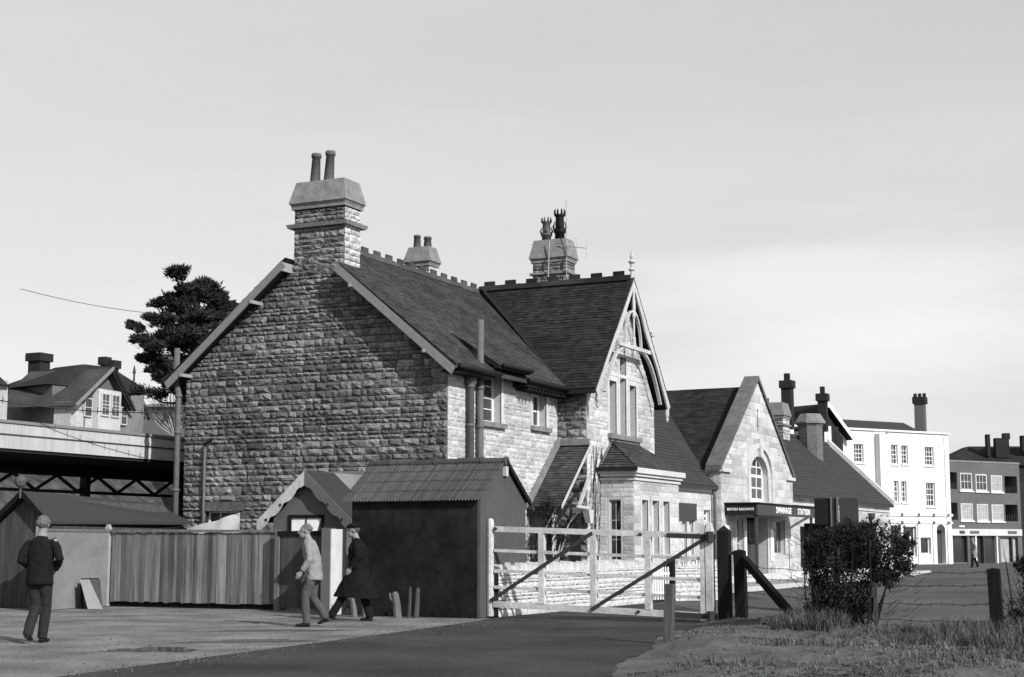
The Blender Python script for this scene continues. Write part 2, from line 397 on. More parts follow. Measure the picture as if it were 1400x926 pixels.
# ------------------------------------------------------------------ ground, roads, hill
def sheet(name, pts, z, m, sub=None):
    mb=MB(); q=[]
    if name=='road':
        for i in range(len(pts)):
            a,b=pts[i],pts[(i+1)%len(pts)]; L=math.dist(a,b); n=max(1,int(L/.25)) if (L<14 and max(a[0],b[0])<11 and a[1]<0) else 1
            for k_ in range(n): j_=.035 if 0<k_ else 0; q.append((a[0]+(b[0]-a[0])*k_/n+R.uniform(-j_,j_),a[1]+(b[1]-a[1])*k_/n))
        pts=q
    mb.face([(x,y,z) for x,y in pts]); return mb.build(name,m,kind='structure')
sheet('ground',[(-900,-400),(900,-400),(900,1500),(-900,1500)],-.02,'earth')
sheet('yard',[(-40,-60),(5.9,-24),(5.0,-18.2),(4.3,-11),(3.72,-5.8),(3.4,-4.6),(3.4,1),(-40,1)],-.012,'yard_gravel')
sheet('road',[(5.9,-24.2),(5.9,-60),(30,-60),(12.6,-24),(10.2,-15.7),(9.5,-13.7),(9.0,-11.2),(8.2,-8.9),(7.85,-5.7),(10.5,-4.9),(40,-14),(60,90),(-30,120),(-30,90),(1.2,50),(1.2,8),(3.4,1),(3.44,-4.6),(3.76,-5.8),(4.34,-11),(5.04,-18.2)],-.008,'tarmac')
sheet('forecourt',[(3.8,3.2),(8.4,-3.9),(12,-5.2),(40,-12),(60,90),(-12,110),(-12,60),(1.25,47),(2.7,42.2),(3.3,30),(3.3,11),(5.2,6.5)],-.004,'tarmac_worn')
mb=MB(); mb.prism([(1.2,11,-.01),(3.1,11,-.01),(3.2,30,-.01),(2.7,42,-.01),(1.2,42,-.01)],(0,0,.13)); mb.build('pavement','pavement',kind='structure')
k=0
for (a,b) in (((3.1,11),(3.2,30)),((3.2,30),(2.7,42))):
    L=math.dist(a,b); n=int(L/1.0)
    for i in range(n):
        p=(a[0]+(b[0]-a[0])*i/n,a[1]+(b[1]-a[1])*i/n); q=(a[0]+(b[0]-a[0])*(i+.97)/n,a[1]+(b[1]-a[1])*(i+.97)/n)
        mb=MB().rn(); mb.beam((p[0]+.08,p[1],.055),(q[0]+.08,q[1],.055),.14,.14)
        o=mb.build('kerb_stone','kerb',bpy.data.objects['pavement'])
# verge mound of earth and short grass
def verge_h(x,y):
    return .05+.07*math.sin(x*1.3+y*.4)*math.sin(y*.8-x*.3)
VER=[(10.25,-15.8),(9.6,-13.8),(9.1,-11.3),(8.3,-9.0),(7.7,-5.9),(7.4,-4.4),(8.6,-3.9),(10.5,-5.6),(13.4,-7.0),(17.5,-6.5),(24,-14),(20,-22),(14,-23)]
def inpoly(x,y,P):
    c=False; n=len(P)
    for i in range(n):
        x1,y1=P[i]; x2,y2=P[(i+1)%n]
        if (y1>y)!=(y2>y) and x<(x2-x1)*(y-y1)/(y2-y1)+x1: c=not c
    return c
def edged(x,y,P):
    m=9
    for i in range(len(P)):
        a=P[i]; b=P[(i+1)%len(P)]; L2=(b[0]-a[0])**2+(b[1]-a[1])**2
        t=max(0,min(1,((x-a[0])*(b[0]-a[0])+(y-a[1])*(b[1]-a[1]))/L2)); m=min(m,math.dist((x,y),(a[0]+t*(b[0]-a[0]),a[1]+t*(b[1]-a[1]))))
    return m
def vz(x,y):
    x0_,y0_=x,y; x=x+.16*math.sin(y*2.3+.5)+.09*math.sin(y*6.1+x*2)+.05*math.sin(y*13); y=y+.1*math.sin(x0_*4.1)
    if not inpoly(x,y,VER): return -.03
    e=min(1,edged(x,y,VER)/.7); return -.03+e*(.06+verge_h(x,y)+.03*math.sin(x*5.1+1)*math.sin(y*4.3)+.015*math.sin(x*11+y*7))
mb=MB(); st=.16; nx=int(17/st); ny=int(20/st); X0,Y0=7.2,-23.2
vs=[]; 
for j in range(ny+1):
    for i in range(nx+1):
        x=X0+i*st; y=Y0+j*st; vs.append((x,y,vz(x,y)+R.uniform(-.008,.008)))
fs=[]
for j in range(ny):
    for i in range(nx):
        a=j*(nx+1)+i; q=(a,a+1,a+nx+2,a+nx+1)
        if max(vs[t][2] for t in q)>-.02: fs.append(q)
mb.add(vs,fs); mb.build('verge','earth',kind='structure',smooth=True)
# blades of grass on the verge
mb=MB(); cnt=0
def blades(n, zone, hmin,hmax, dens=lambda x,y:1):
    made=0
    while made<n:
        x=R.uniform(zone[0],zone[1]); y=R.uniform(zone[2],zone[3])
        if vz(x,y)<.0: continue
        if R.random()>dens(x,y): continue
        z=vz(x,y)-.01; b=R.random()
        for _ in range(5):
            a=R.uniform(0,6.28); h=R.uniform(hmin,hmax); l=R.uniform(.2,1.0)*h; dx=math.cos(a); dy=math.sin(a); w=R.uniform(.004,.008)
            ox=x+R.uniform(-.04,.04); oy=y+R.uniform(-.04,.04); mb.cur=min(1,max(0,b+R.uniform(-.3,.3)))
            mb.add([(ox-dy*w,oy+dx*w,z),(ox+dy*w,oy-dx*w,z),(ox+dx*l*.4+dy*w*.7,oy+dy*l*.4-dx*w*.7,z+h*.6),(ox+dx*l*.4-dy*w*.7,oy+dy*l*.4+dx*w*.7,z+h*.6),(ox+dx*l,oy+dy*l,z+h)],[(0,1,2,3),(3,2,4)])
        made+=1
def dn(x,y):
    v=.5+.5*math.sin(x*1.7+y*.6+2)*math.sin(y*1.1-x*.5)
    v=max(.12,v)
    if math.dist((x,y),(10.6,-12.5))<1.2: v*=.1     # worn patch of bare earth
    if x<10.2: v*=.45
    if math.sin(x*2.9+y*1.3)*math.sin(y*2.3-x*1.1)>.45: v*=.25
    return v
blades(21000,(7.4,17,-20,-4),.012,.04,dn)
blades(1000,(10.5,17,-14.5,-6),.04,.13,lambda x,y:dn(x,y)**2)
blades(500,(9.6,10.6,-8,-6.3),.1,.3)
blades(900,(12,15,-11,-8),.1,.28)
g=mb.build('grass','grass',kind='stuff'); tag(g,'tufty short grass on the rough verge at the lower right','grass')
# stones lying on the verge
for (x,y,s,l,mt) in ((8.75,-9.6,.09,'dark lump of earth on the grass beside the short leaning stump post','earth'),(9.05,-9.15,.07,'small clod right of the short stump post','earth'),(9.1,-5.9,.17,'flat pale stone slab lying behind the foot of the raking strut','stone_cap')):
    mb=MB().rn(); pts=[]
    for i in range(7):
        a=i*6.283/7; rr=s*R.uniform(.8,1.2); pts.append((x+rr*math.cos(a)*1.3,y+rr*math.sin(a)))
    z=vz(x,y); b=[(p[0],p[1],z-.02) for p in pts]; t=[(x+(p[0]-x)*.7,y+(p[1]-y)*.7,z+s*.5+R.uniform(-.01,.01)) for p in pts]
    n=7; mb.add(b+t,[tuple(range(n))[::-1],tuple(range(n,2*n))]+[(i,(i+1)%n,n+(i+1)%n,n+i) for i in range(n)])
    tag(mb.build('stone',mt,wo=(0,0,0)),l,'stone')
# puddles and damp patches in the yard
def blobsheet(name,cx,cy,rx,ry,ang,z,m):
    mb=MB(); pts=[]
    for i in range(26):
        a=i*6.283/26; rr=1+.25*math.sin(3*a+cx)+.15*math.sin(7*a+1); x=rx*rr*math.cos(a); y=ry*rr*math.sin(a)
        pts.append((cx+x*math.cos(ang)-y*math.sin(ang),cy+x*math.sin(ang)+y*math.cos(ang),z))
    mb.face(pts); return mb.build(name,m,kind='structure')
blobsheet('puddle',3.3,-14.3,.55,.42,.45,-.006,'puddle'); blobsheet('damp_patch',3.4,-12.3,.9,.35,.7,-.0075,'earth'); blobsheet('damp_patch',2.2,-9.9,1.0,.3,.5,-.0075,'earth')
pb=MB()
for _ in range(5200):
    if R.random()<.22:
        x=R.uniform(3.2,5.6); y=R.uniform(-21,-5.5); xe=3.76+(5.04-3.76)*((-5.8-y)/12.4); x=xe+R.gauss(0,.3)
    else: x=R.uniform(-6,5); y=R.uniform(-20,-4)
    if x>9 : continue
    r_=R.uniform(.006,.018)*(1.5 if R.random()<.06 else 1); a=R.random()*6.28; c,s_=math.cos(a)*r_,math.sin(a)*r_; pb.rn(); z=-.013
    pb.add([(x+c,y+s_,z),(x-s_,y+c,z),(x-c,y-s_,z),(x+s_,y-c,z),(x+c*.2,y,z+r_*.9)],[(0,1,4),(1,2,4),(2,3,4),(3,0,4)])
g_=pb.build('gravel','gravel_bits',kind='stuff'); tag(g_,'loose grit and small stones scattered over the yard','gravel')
# hill behind the town, left
mb=MB()
n=24; vs=[];fs=[]
for j in range(7):
    for i in range(n+1):
        x=-170+i*(120/n)+j*0; y=20+j*22; h=[-.1,1.5,2.6,3.6,5,6,7][j]*(1 if x<-34 else max(0,(-26-x)/8)) if j else -.1
        vs.append((x,y+ (0 if j else 0),h-.02+R.uniform(0,.3)*(j>0)))
for j in range(6):
    for i in range(n): a=j*(n+1)+i; fs.append((a,a+1,a+n+2,a+n+1))
mb.add(vs,fs); mb.build('hill','hill',kind='structure',smooth=True)

# ------------------------------------------------------------------ station master's house
H = thing('stone_house','two storey rock-faced stone house with tall gable-end chimney and dark tiled roof','house',(0,0,0))
ZR=8.55; XR=-3.58; ZE=5.32; XE=.42
sl_r=(ZR-ZE)/(XE-XR)
main=MB(); mfr=MB()
wholes=[(1.55,2.72,4.2,5.42),(4.55,5.38,4.28,5.12)]
wallcells(mfr,FX(0),.0,6.5,0,5.45,wholes,.4)
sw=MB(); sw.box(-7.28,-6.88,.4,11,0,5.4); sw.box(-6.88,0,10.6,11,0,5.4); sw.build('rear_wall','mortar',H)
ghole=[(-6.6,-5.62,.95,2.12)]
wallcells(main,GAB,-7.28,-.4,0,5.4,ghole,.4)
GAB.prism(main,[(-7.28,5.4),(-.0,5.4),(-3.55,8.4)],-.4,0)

# cross wing
wz=[(7.65,8.17,4.26,5.70),(8.42,8.90,4.26,6.42),(9.15,9.67,4.26,5.70)]
F8=FX(.83)
wallcells(mfr,F8,6.1,11.1,0,5.35,[(h[0],h[1],h[2],5.35) for h in wz],.4)
# gable over the windows, with slots left for the lancets
def gz(u): return 5.35+(2.5-abs(u-8.6))*1.2
for a,b in ((6.1,7.65),(8.17,8.42),(8.90,9.15),(9.67,11.1)):
    F8.prism(mfr,[(a,5.35),(b,5.35),(b,gz(b)),(a,gz(a)+.001)] if abs(a-6.1)>.01 and abs(b-11.1)>.01 else ([(a,5.35),(b,5.35),(b,gz(b))] if a<7 else [(a,5.35),(b,5.35),(a,gz(a))]),-.4,0)
for h in wz: F8.prism(mfr,[(h[0],h[3]),(h[1],h[3]),(h[1],gz(h[1])),((h[0]+h[1])/2,max(gz(h[0]),gz(h[1]),gz((h[0]+h[1])/2))),(h[0],gz(h[0]))],-.4,0)
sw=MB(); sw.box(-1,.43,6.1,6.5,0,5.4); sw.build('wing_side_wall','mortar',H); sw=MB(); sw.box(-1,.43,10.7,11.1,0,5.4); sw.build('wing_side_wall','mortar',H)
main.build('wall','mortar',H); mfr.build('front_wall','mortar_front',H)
items=[]
# gable stones
go=[(-7.28,0),(0,0),(0,5.42),(-3.55,8.42),(-7.28,5.42)]
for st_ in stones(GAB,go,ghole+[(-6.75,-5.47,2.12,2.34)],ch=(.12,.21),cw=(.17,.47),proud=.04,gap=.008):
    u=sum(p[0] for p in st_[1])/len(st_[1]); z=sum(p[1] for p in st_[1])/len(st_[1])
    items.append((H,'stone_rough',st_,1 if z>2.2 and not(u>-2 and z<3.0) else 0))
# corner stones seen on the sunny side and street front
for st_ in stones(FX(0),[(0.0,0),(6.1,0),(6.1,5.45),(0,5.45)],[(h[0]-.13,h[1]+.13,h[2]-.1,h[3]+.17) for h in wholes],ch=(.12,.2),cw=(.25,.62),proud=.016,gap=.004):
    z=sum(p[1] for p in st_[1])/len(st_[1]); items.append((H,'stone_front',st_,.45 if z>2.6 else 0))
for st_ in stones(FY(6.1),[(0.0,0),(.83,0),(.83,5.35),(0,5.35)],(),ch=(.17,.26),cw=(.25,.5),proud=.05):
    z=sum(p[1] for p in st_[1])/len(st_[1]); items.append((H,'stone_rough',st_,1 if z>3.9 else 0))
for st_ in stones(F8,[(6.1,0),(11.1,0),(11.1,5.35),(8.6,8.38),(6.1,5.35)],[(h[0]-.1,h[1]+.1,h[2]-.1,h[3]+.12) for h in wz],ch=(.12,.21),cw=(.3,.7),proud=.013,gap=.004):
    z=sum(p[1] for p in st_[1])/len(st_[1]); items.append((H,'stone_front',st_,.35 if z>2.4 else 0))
# smooth dressings
def surrounds(owner,fr,hs,w_,d1):
    for h in hs:
        mb=MB().rn(); ring(fr,h[0],h[1],h[2],h[3],w_,-.02,d1,mb); mb.build('window_surround','stone_smooth',owner)
surrounds(H,FX(0),wholes,.13,.02); surrounds(H,F8,wz,.1,.018)
mb=MB().rn(); F8.box(mb,7.3,10.0,5.84,5.93,.0,.022); mb.build('transom_band','stone_smooth',H)
mb=MB().rn(); GAB.box(mb,-6.74,-5.48,2.12,2.34,-.02,.03); mb.build('lintel','stone_rough',H)
for h in wholes: 
    mb=MB(); FX(0).box(mb,h[0]-.15,h[1]+.15,h[2]-.12,h[2],-.1,.11); mb.build('sill','stone_cap',H)
mb=MB(); F8.box(mb,7.5,9.85,4.13,4.26,-.1,.12); mb.build('sill','stone_cap',H)
window(H,FX(0),1.55,2.72,4.2,5.42,2,4,rec=.2); window(H,FX(0),4.55,5.38,4.28,5.12,1,2,rec=.2)
for h in wz: window(H,F8,h[0],h[1],h[2],h[3],1,3 if h[3]<6 else 4,rec=.22,fw=.035,m='paint_worn',sash=False)
window(H,GAB,-6.6,-5.62,.95,2.12,3,3,rec=.12,fw=.04)
# chimney on the gable
CH=MB(); CH.box(-4.2,-2.8,0,.70,7.4,9.3); CH=CH.build('chimney','mortar',H)
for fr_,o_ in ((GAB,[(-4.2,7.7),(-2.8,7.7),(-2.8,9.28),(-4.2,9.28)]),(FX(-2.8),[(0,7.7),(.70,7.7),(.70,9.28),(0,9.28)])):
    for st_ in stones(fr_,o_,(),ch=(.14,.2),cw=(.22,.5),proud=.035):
        items.append((CH,'stone_rough' if fr_ is GAB else 'stone_front',st_,1.5))  # paler stone on the sunward face, darker on the other: light put into colour
def tapered(mb,x0,x1,y0,y1,z0,z1,tx,ty):
    mb.hexa([(x0,y0,z0),(x1,y0,z0),(x1,y1,z0),(x0,y1,z0)],[(x0+tx,y0+ty,z1),(x1-tx,y0+ty,z1),(x1-tx,y1-ty,z1),(x0+tx,y1-ty,z1)])
def cap(owner,x0,x1,y0,y1,z,s=1.0,m='stone_cap',h=.55):
    mb=MB().rn(); e=.05*s
    mb.box(x0-e,x1+e,y0-e,y1+e,z,z+.07*s); e2=.085*s
    tapered(mb,x0-e2,x1+e2,y0-e2,y1+e2,z+.17*s,z+.07*s+.0,0,0) if 0 else None
    mb.hexa([(x0-e,y0-e,z+.07*s),(x1+e,y0-e,z+.07*s),(x1+e,y1+e,z+.07*s),(x0-e,y1+e,z+.07*s)],[(x0-e2,y0-e2,z+.14*s),(x1+e2,y0-e2,z+.14*s),(x1+e2,y1+e2,z+.14*s),(x0-e2,y1+e2,z+.14*s)])
    tapered(mb,x0-e2-.02,x1+e2+.02,y0-e2-.02,y1+e2+.02,z+.14*s,z+h*s,.13*s,.13*s)
    return mb.build('cap',m,owner)
cap(CH,-4.2,-2.8,-.03,.72,9.3,1.0,h=.68)
mb=MB().rn(); tapered(mb,-4.32,-2.68,-.13,.82,8.84,8.93,-.03,-.03); mb.build('string_course','stone_cap',CH)
def pot(owner,x,y,z,h,r,m='clay_pot',lean=0,fancy=False):
    mb=MB(); 
    if not fancy: mb.tube([(x,y,z-.05),(x,y,z),(x+lean*.9,y,z+h*.86),(x+lean*.9,y,z+h*.87),(x+lean,y,z+h*.93),(x+lean,y,z+h),(x+lean,y,z+h-.03)],[r*1.02,r*1.05,r*.80,r*.98,r*1.0,r*.94,r*.6],12)
    else:
        mb.tube([(x,y,z-.05),(x,y,z+h*.25),(x,y,z+h*.26),(x,y,z+h*.34),(x,y,z+h*.38),(x,y,z+h*.75),(x,y,z+h*.78),(x,y,z+h*.82),(x,y,z+h*.80)],[r*1.1,r,r*1.25,r*1.3,r*.95,r*.85,r*1.15,r*1.15,r*.7],12)
        for k in range(8):
            a=k*math.pi/4; mb.tube([(x+r*1.02*math.cos(a),y+r*1.02*math.sin(a),z+h*.8),(x+r*1.1*math.cos(a),y+r*1.1*math.sin(a),z+h*.92),(x+r*.95*math.cos(a),y+r*.95*math.sin(a),z+h)],[r*.24,r*.2,r*.05],5)
        for k in range(4):
            a=k*math.pi/2+.4; mb.tube([(x+r*1.1*math.cos(a),y+r*1.1*math.sin(a),z+h*.36),(x+r*1.35*math.cos(a),y+r*1.35*math.sin(a),z+h*.45),(x+r*1.0*math.cos(a),y+r*1.0*math.sin(a),z+h*.6)],[r*.25,r*.22,r*.08],5)
    return mb.build('chimney_pot',m,owner,smooth=True)
pot(CH,-3.84,.3,9.95,.78,.125,lean=.03); pot(CH,-3.45,.3,9.95,.80,.125,lean=.04)
mb=MB().rn(); mb.box(-4.0,-3.2,.15,.5,9.9,9.99); mb.build('flaunching','stone_cap',CH)
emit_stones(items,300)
# main roof, right slope
up_r=Vector((XR-XE,0,ZR-ZE)).normalized(); LS=Vector((XR-XE,0,ZR-ZE)).length
def keep_main(p):
    if p.y<.72 and p.x<-2.75: return False
    if 1.62<p.y<3.35 and p.x>-.25: return False
    return not(p.y>6.1 and p.z<ZR-(abs(8.6-p.y))*1.158-.12)
RF=MB(); 
RF.prism([(XE,-.41,ZE-.02),(-2.72,-.41,ZE-.02+(XE+2.72)*sl_r),(-2.72,-.41,ZE-.1+(XE+2.72)*sl_r),(XE,-.41,ZE-.1)],(0,1.18,0))
RF.prism([(XE,.77,ZE-.02),(XR,.77,ZR-.02),(XR,.77,ZR-.1),(XE,.77,ZE-.1)],(0,5.6,0))
RF.prism([(-.2,6.37,ZE+.5-.02),(XR,6.37,ZR-.02),(XR,6.37,ZR-.1),(-.2,6.37,ZE+.42)],(0,2.0,0))
XL=-7.62; sl_l=(ZR-ZE)/(XR-XL)
RF.prism([(XL,-.41,ZE-.02),(-4.26,-.41,ZE+(-4.26-XL)*sl_l-.02),(-4.26,-.41,ZE+(-4.26-XL)*sl_l-.1),(XL,-.41,ZE-.1)],(0,1.18,0))
RF.prism([(XL,.77,ZE-.02),(XR,.77,ZR-.02),(XR,.77,ZR-.1),(XL,.77,ZE-.1)],(0,10.3,0))
RF.prism([(.3,9.1,ZE),(XR,9.1,ZR-.02),(XR,9.1,ZR-.1),(.3,9.1,ZE-.1)],(0,2.0,0))
RF=RF.build('roof','tile_worn',H)
tm=MB(); tiles(tm,(XE,-.43,ZE),(0,1,0),up_r,9.08,LS,keep=keep_main)
up_l=Vector((XR-XL,0,ZR-ZE)).normalized()
tiles(tm,(XL,-.43,ZE),(0,1,0),up_l,11.4,Vector((XR-XL,0,ZR-ZE)).length,tw=.34,g=.22,keep=lambda p:not(p.y<.72 and p.x>-4.25))
# raised eaves piece over the tall window
e0=Vector((.50,1.62,5.50)); e1=Vector((.50,3.35,5.50)); t0=Vector((-.75,1.62,6.30)); t1=Vector((-.75,3.35,6.30))
tiles(tm,e0,(0,1,0),(t0-e0),1.73,(t0-e0).length,rough=1)
tm.build('roof_tile','tile_worn',RF,kind='stuff')
mb=MB(); mb.hexa([e0-Vector((0,0,.09)),e1-Vector((0,0,.09)),t1-Vector((0,0,.3)),t0-Vector((0,0,.3))],[e0-Vector((0,0,.01)),e1-Vector((0,0,.01)),t1-Vector((0,0,.01)),t0-Vector((0,0,.01))]); mb.build('eaves_board','gutter_dark',RF)
# ridge with crested tiles
def ridge(owner, p, q, n, crest=True, w=.16, m='clay'):
    p=Vector(p); q=Vector(q); d=(q-p)/n; u=d.normalized(); s_=u.cross(Vector((0,0,1))).normalized()
    for i in range(n):
        a=p+d*i+u*.004; b=p+d*(i+1)-u*.004; mb=MB().rn(); h=Vector((0,0,1)); j=R.uniform(-.008,.008)
        mb.prism([a+s_*w-h*(.13-j),a+s_*.03+h*(.035+j),a-s_*.03+h*(.035+j),a-s_*w-h*(.13-j),a-h*.05],b-a)
        if crest:
            m0=a+(b-a)*.25; mb.prism([m0+s_*.025+h*.03,m0+s_*.025+h*(.155+j),m0-s_*.025+h*(.155+j),m0-s_*.025+h*.03],(b-a)*.5)
        mb.build('ridge_tile',m,owner)
ridge(RF,(XR,.72,ZR+.04),(XR,8.6,ZR+.04),13)
# bargeboards of the big gable
BB=[((-7.62,5.20),(-4.27,7.98)),((.40,5.20),(-2.72,7.79))]
for a,b in BB:
    mb=MB(); u=Vector((b[0]-a[0],0,b[1]-a[1])).normalized(); nrm=Vector((-u.z,0,u.x)); 
    if nrm.z>0: nrm=-nrm
    A=Vector((a[0],-.44,a[1])); B=Vector((b[0],-.44,b[1]))
    mb.prism([A+Vector((0,0,.04)),B+Vector((0,0,.04)),B+nrm*.15,A+nrm*.15],(0,.035,0)); mb.build('bargeboard','paint_grey',H)
    for t in (.12,.72) if a[0]<-5 else (.22,.85):
        P=A+(B-A)*t+nrm*.16; mb=MB(); mb.beam(P+Vector((0,-.03,0)),P+Vector((0,.44,0)),.07,.08); mb.build('purlin_end','post_pale',H)
mb=MB(); mb.box(-4.28,-4.22,-.435,-.02,7.76,7.97); mb.build('bargeboard_end','post_pale',H)
# wing roof
WR=MB(); zr=8.62; ze=5.30; yr=8.6; k_=(zr-ze)/2.85; xf=1.22
WR.prism([(-3.4,yr-2.85,ze-.02),(-3.4,yr,zr-.02),(-3.4,yr,zr-.12),(-3.4,yr-2.85,ze-.12)],(xf+3.4,0,0))
WR.prism([(-3.4,yr+2.85,ze-.02),(-3.4,yr,zr-.02),(-3.4,yr,zr-.12),(-3.4,yr+2.85,ze-.12)],(xf+3.4,0,0))
WR=WR.build('wing_roof','tile_dark',H)
tm=MB(); u1=Vector((0,2.85,zr-ze)).normalized(); LW=Vector((0,2.85,zr-ze)).length
def keep_w(p): return p.x>.3 or p.z>ZR-(p.x-XR)*sl_r-.25
tiles(tm,(-3.6,yr-2.85,ze),(1,0,0),u1,xf+3.6,LW,keep=keep_w,th=.016)
tiles(tm,(-3.6,yr+2.85,ze),(1,0,0),Vector((0,-2.85,zr-ze)),xf+3.6,LW,tw=.34,g=.22)
tm.build('roof_tile','tile_dark',WR,kind='stuff')
ridge(WR,(-3.55,yr,zr+.04),(1.1,yr,zr+.04),7,m='tile_dark')
mb=MB(); mb.beam((-.6,5.74,5.21),(1.2,5.74,5.21),.1,.09); mb.build('gutter','gutter_dark',H)
mb=MB(); mb.box(.0,.83,5.78,6.08,5.16,5.24); mb.build('soffit','gutter_dark',H)
# ornate bargeboards with collar and king post
FB=FX(1.22)
for s_ in (-1,1):
    mb=MB(); pts=[]; 
    for t in np.linspace(0,1,9):      # outer edge along the verge
        pts.append((yr+s_*(2.82*(1-t)+.0),ze-.06+(zr-ze)*t+.02))
    inner=[]
    for t in np.linspace(1,0,15):
        wv=.13+.03*abs(math.sin(t*9.5))+ (.10*math.exp(-((t-.62)/.10)**2)) + .06*math.exp(-((t)/.07)**2)
        inner.append((yr+s_*(2.82*(1-t)-wv*.76),ze-.06+(zr-ze)*t-wv*.65))
    poly=pts+[(a if s_*(a-yr)>0 else yr,b) for a,b in inner]
    # quads between the two edges
    for i in range(14):
        t0=1-i/14; t1=1-(i+1)/14
        a=(yr+s_*(2.82*(1-t0)),ze-.04+(zr-ze)*t0); b=(yr+s_*(2.82*(1-t1)),ze-.04+(zr-ze)*t1); c=inner[i+1]; d=inner[i]
        d=(d[0] if s_*(d[0]-yr)>0 else yr,d[1])
        FB.prism(mb,[a,b,c,d],-.05,.0)
    mb.build('bargeboard','trim_dull',H)
    mb=MB(); mb.lathe((1.19,yr+s_*2.62,4.80),[(.02,0),(.05,.06),(.03,.12),(.06,.2),(.06,.36)],8); mb.build('pendant','trim_dull',H)
    # curved brace from collar down
    pr=None; mb=MB()
    for t in np.linspace(0,1,9):
        y=yr+s_*(.55+1.55*t**.8); z=6.62-1.35*t**1.7; 
        if pr: mb.beam((1.17,pr[0],pr[1]),(1.17,y,z),.06,.09,(1,0,0))
        pr=(y,z)
    mb.build('arched_brace','trim_dull',H)
    pr=None; mb=MB()
    for t in np.linspace(0,1,8):
        y=yr+s_*(.62-.6*t**1.6); z=6.72+.95*math.sin(t*math.pi/2)
        if pr: mb.beam((1.17,pr[0],pr[1]),(1.17,y,z),.05,.07,(1,0,0))
        pr=(y,z)
    mb.build('upper_brace','trim_dull',H)
mb=MB(); FB.box(mb,yr-1.2,yr+1.2,6.60,6.70,-.07,.03); mb.build('collar_beam','trim_dull',H)
mb=MB(); mb.lathe((1.2,yr,6.42),[(.02,0),(.045,.08),(.03,.14),(.05,.2),(.05,.5),(.03,.54),(.03,1.05),(.055,1.1),(.055,1.5),(.04,1.6),(.04,2.0)],8); mb.build('king_post','trim_dull',H)
mb=MB(); mb.lathe((1.16,yr,zr-.05),[(.05,0),(.05,.22),(.09,.25),(.09,.29),(.045,.32),(.045,.42),(.1,.47),(.1,.5),(.03,.55),(.055,.62),(.02,.78),(.005,.84)],10); mb.build('finial','trim_dull',H)
for s_ in (1,):
    mb=MB(); mb.lathe((1.2,yr+s_*1.42,7.0),[(.03,0),(.03,.12),(.07,.16),(.03,.2),(.05,.25),(.01,.32)],8); mb.build('finial','trim_dull',H)
# gutters and pipes
def pipe(owner,path,r,m='pipe_grey',name='downpipe',n=10): return MB().tube(path,r,n).build(name,m,owner,smooth=True)
pipe(H,[(.49,-.35,5.27),(.49,1.7,5.27)],.065,'gutter_dark','gutter'); pipe(H,[(.49,3.3,5.30),(.49,5.9,5.28)],.06,'gutter_dark','gutter'); pipe(H,[(.57,1.7,5.50),(.57,3.3,5.50)],.05,'gutter_dark','gutter')
mb=MB(); mb.box(.0,.42,-.3,1.62,5.16,5.22); mb.box(.0,.42,3.35,6.0,5.16,5.22); mb.box(.0,.45,1.62,3.35,5.42,5.45); mb.build('soffit','gutter_dark',H)
for i in range(13):
    y=3.5+i*.2; mb=MB(); mb.box(.0,.4,y,y+.05,5.08,5.16); mb.build('rafter_foot','gutter_dark',H)
pipe(H,[(.13,.86,0),(.13,.86,4.95),(.13,.86,5.0),(.13,.86,5.2)],[.085,.085,.14,.15])
pipe(H,[(.13,1.36,0),(.13,1.36,6.55)],.08)
pipe(H,[(-7.42,-.12,0),(-7.42,-.12,5.0),(-7.5,-.12,5.25),(-7.5,-.12,6.12)],.075)
for z in (1.2,2.6,4.0,4.9):
    pipe(H,[(.13,.86,z),(.13,.86,z+.07)],.1,name='pipe_collar'); pipe(H,[(.13,1.36,z),(.13,1.36,z+.07)],.095,name='pipe_collar'); pipe(H,[(-7.42,-.12,z),(-7.42,-.12,z+.07)],.095,name='pipe_collar')
pipe(H,[(-6.6,-.1,0),(-6.6,-.1,3.7)],.035); mb=MB(); mb.beam((-6.62,-.12,3.72),(-6.3,-.2,3.86),.1,.05); mb.build('lamp_bracket','iron',H)
# valley lead
mb=MB(); mb.beam((.4,5.75,5.30),(-3.4,8.45,8.62),.10,.02); mb.build('valley','gutter_dark',H)
# wing chimney
items=[]
def stack(owner,x0,x1,y0,y1,z0,z1,str_z=None,caps=1.0,m='stone_rough',m2='stone_front',base='mortar',caph=.55,ch=(.14,.2)):  # m and m2 give shaded and sunlit faces their own stone tone
    b=MB(); b.box(x0,x1,y0,y1,z0,z1); b=b.build('chimney',base,owner)
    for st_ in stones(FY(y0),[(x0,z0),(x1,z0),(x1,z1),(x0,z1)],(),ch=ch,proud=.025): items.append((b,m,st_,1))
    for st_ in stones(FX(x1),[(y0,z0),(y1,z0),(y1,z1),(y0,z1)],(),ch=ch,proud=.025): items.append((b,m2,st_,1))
    cap(b,x0,x1,y0,y1,z1,caps,h=caph)
    if str_z:
        e=.08; mb=MB().rn(); mb.box(x0-e,x1+e,y0-e,y1+e,str_z,str_z+.06); mb.build('string_course','stone_cap',b)
    return b
c2=stack(H,-2.1,-1.05,9.15,9.75,8.2,9.35,str_z=9.0,caps=.9,caph=.75,m2='stone_rough')
pot(c2,-1.78,9.4,9.98,.75,.13,fancy=True); pot(c2,-1.38,9.45,10.0,.95,.14,m='tar',fancy=True)
c3=stack(H,-4.7,-4.02,6.4,6.9,8.0,9.0,caps=.9,caph=.62)
pot(c3,-4.5,6.6,9.5,.42,.11); pot(c3,-4.22,6.7,9.45,.42,.12)
c4=MB(); c4.box(-3.2,-2.6,13.0,13.6,5,7.4); c4=c4.build('chimney','stone_rough',H)
emit_stones(items,120)
pot(c4,-2.8,13.3,7.4,.8,.12,m='clay_pot')
